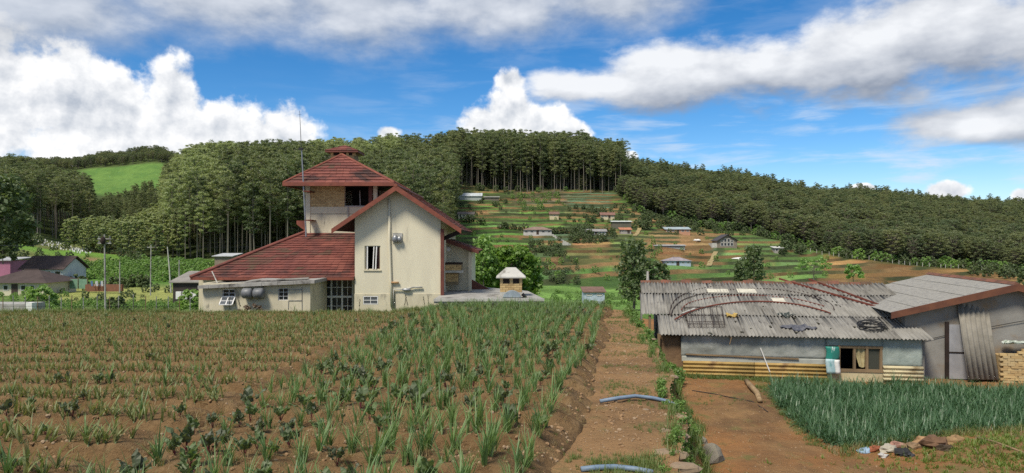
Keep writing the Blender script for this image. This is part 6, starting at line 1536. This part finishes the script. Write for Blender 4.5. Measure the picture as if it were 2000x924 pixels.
def path_edges():
    WE, TU, PB, MO, DR = [], [], [], [], []
    for _ in range(430):                                   # weed strip between path and yard
        y = 8+28*rs.rand()**.9; w = .2 if y < 15 else .45; x = float(path_r(y))+rs.uniform(-.12,w+.25*rs.rand())
        WE.append((x,y,max(yz(x,y),pz_(x,y)-1.2),rs.uniform(0,6.28),rs.uniform(.2,.52)*(1.2 if y < 15 else 1),rs.randint(3)))
    for _ in range(1400):
        y = 8+28*rs.rand()**.9; x = float(path_r(y))+rs.uniform(-.2,.7); TU.append((x,y,max(yz(x,y),pz_(x,y)-1.2),rs.uniform(0,6.28),rs.uniform(.7,1.7),rs.randint(3)))
    for _ in range(300):
        y = rs.uniform(24,36); x = float(path_r(y))+rs.uniform(.0,1.3); WE.append((x,y,yz(x,y),rs.uniform(0,6.28),rs.uniform(.6,1.3),rs.randint(3)))
    for _ in range(3600):                                  # sparse grass and pebbles on the path
        y = 5.5+30*rs.rand()**1.2; x = rs.uniform(float(path_l(y))-.05, float(path_r(y))+.1); q = float(fbm(x*.9+7, y*.9, 2))
        if q > .12: TU.append((x,y,pz_(x,y),rs.uniform(0,6.28),rs.uniform(.2,.55),rs.randint(3)))
        else: PB.append((x,y,pz_(x,y)+.005,rs.uniform(0,6.28),rs.uniform(.006,.020)*(2.2 if rs.rand() < .1 else 1),rs.randint(3),rs.uniform(-1,1)))
    for _ in range(420):                                   # mossy tufts low at the bottom of the path
        y = rs.uniform(7.2,9.4); x = rs.uniform(.9,1.9); 
        if float(fbm(x*1.4, y*1.4, 2)) > -.05: TU.append((x,y,pz_(x,y),rs.uniform(0,6.28),rs.uniform(.4,1.0),rs.randint(3)))
    for _ in range(5200):                                  # yard: patchy grass, moss mound
        y = 12+15*rs.rand(); x = rs.uniform(float(path_r(y))+.8, 20); q = float(fbm(x*.45+2, y*.45, 3))
        mound = math.exp(-(((x-11.6)/2.6)**2+((y-16.0)/1.7)**2))+.9*math.exp(-(((x-14)/2.5)**2+((y-17.8)/.9)**2))
        if mound > .25+.5*rs.rand(): (MO if rs.rand() < .62 else (TU if rs.rand() < .6 else DR)).append((x,y,yz(x,y),rs.uniform(0,6.28),rs.uniform(.6,1.6),rs.randint(2)))
        elif q > .22 and rs.rand() < .7: TU.append((x,y,yz(x,y),rs.uniform(0,6.28),rs.uniform(.25,.8),rs.randint(3)))
        elif rs.rand() < .35: PB.append((x,y,yz(x,y),rs.uniform(0,6.28),rs.uniform(.008,.028),rs.randint(3),rs.uniform(-1,1)))
        elif rs.rand() < .2: DR.append((x,y,yz(x,y),rs.uniform(0,6.28),rs.uniform(.5,1.2),rs.randint(2),rs.uniform(-.6,.6)))
    for _ in range(1500):                                  # dense moss on the mound
        x = rs.normal()*1.6+11.4; y = rs.normal()*1.0+15.4; MO.append((x,y,yz(x,y)-.01,rs.uniform(0,6.28),rs.uniform(.8,1.8),rs.randint(2)))
    for _ in range(500):                                   # grass under the shed wall and along the leek bed
        t = rs.uniform(.6,6.2); l = rs.uniform(-.45,.15); p = S(t,l); TU.append((p.x,p.y,yz(p.x,p.y),rs.uniform(0,6.28),rs.uniform(.5,1.3),rs.randint(3)))
    for _ in range(260):
        u = rs.rand(); x = 8.9-1.15*u-rs.uniform(.0,.5)**1.3; y = 24.8-7.3*u; TU.append((x,y,yz(x,y),rs.uniform(0,6.28),rs.uniform(.4,1.0),rs.randint(3)))
    for _ in range(420):
        u = rs.rand(); x = 7.7+6.3*u; y = 17.2+1.8*u-rs.uniform(0,.5); (DR if rs.rand() < .6 else TU).append((x,y,yz(x,y),rs.uniform(0,6.28),rs.uniform(.8,1.6),rs.randint(2)))
    scatter('path_weeds','leafy weeds growing along the right edge of the footpath','weeds',WE,M_WEED)
    scatter('yard_grass','short grass tufts on the footpath and yard','grass',TU,M_TUFT); scatter('yard_moss','bright moss on the mound at the bottom right','moss',MO,M_MOSS)
    scatter('path_pebbles','pebbles and crumbs of earth on the path and yard','pebbles',PB,M_CLOD); scatter('yard_straw','dry grass on the yard','straw',DR,M_DRY)
path_edges()
def leek_bed():
    poly = [(8.5,17.25),(8.0,17.6),(7.85,18.4),(8.0,20.0),(8.3,22.0),(8.75,24.2),(9.3,24.9),(13.0,24.6),(20.5,23.2),(20.5,20.6),(14.2,19.1),(11.5,18.1),(9.7,17.35)]; pts = []
    def inside(x, y):
        c = False; j = len(poly)-1
        for i in range(len(poly)):
            a, b = poly[i], poly[j]
            if (a[1] > y) != (b[1] > y) and x < (b[0]-a[0])*(y-a[1])/(b[1]-a[1])+a[0]: c = not c
            j = i
        return c
    y = 17.2
    while y < 25:
        x = 7.0
        while x < 20.5:
            a, b = x+rs.uniform(-.06,.06), y+rs.uniform(-.06,.06)
            if inside(a+.22*float(fbm(a*1.3,b*1.3,2)), b+.22*float(fbm(a*1.3+7,b*1.3,2))) and rs.rand() < .95: pts.append((a,b,yz(a,b)-.02,rs.uniform(0,6.28),rs.uniform(.75,1.12)*(1+.15*float(fbm(a*.6,b*.6,2))),rs.randint(4),rs.uniform(-.15,.15)))
            x += .125
        y += .135
    scatter('leek_bed_crop','dense mass of blue-green leeks filling the bed in front of the shed','leeks',individuals('bed_leek_plant',pts,'blue','blue-green leek plant at the front of the dense bed before the shed','leek','leek plants in the dense bed'),M_BLEEK)
leek_bed()
# flowering weed stalks against the house wall, seen over the field edge
for i,(px,h) in enumerate(((789,28),(797,24),(830,25),(838,28),(702,20),(446,24),(470,18))):
    a = P(px,604,37.2); q = MB(); top = a+UP*(h/FP*37.2)+Vector((rs.uniform(-.12,.12),0,0)); q.tube([a-UP*.9,a.lerp(top,.5),top],[.012,.01,.006],4)
    for k in range(7): c = a.lerp(top,.35+.1*k); q.lump(c+Vector((rs.uniform(-.03,.03),rs.uniform(-.03,.03),0)),(.02,.02,.04),5,4,.3)
    tag(q.build('weed_stalk', leafmat('dull_weed_stalk', ((0.145, 0.145, 0.087), (0.203, 0.174, 0.102), (0.116, 0.131, 0.072)), .45,5)),'tall thin weed stalk in front of the cream house wall','weed','weed stalks by the house wall')
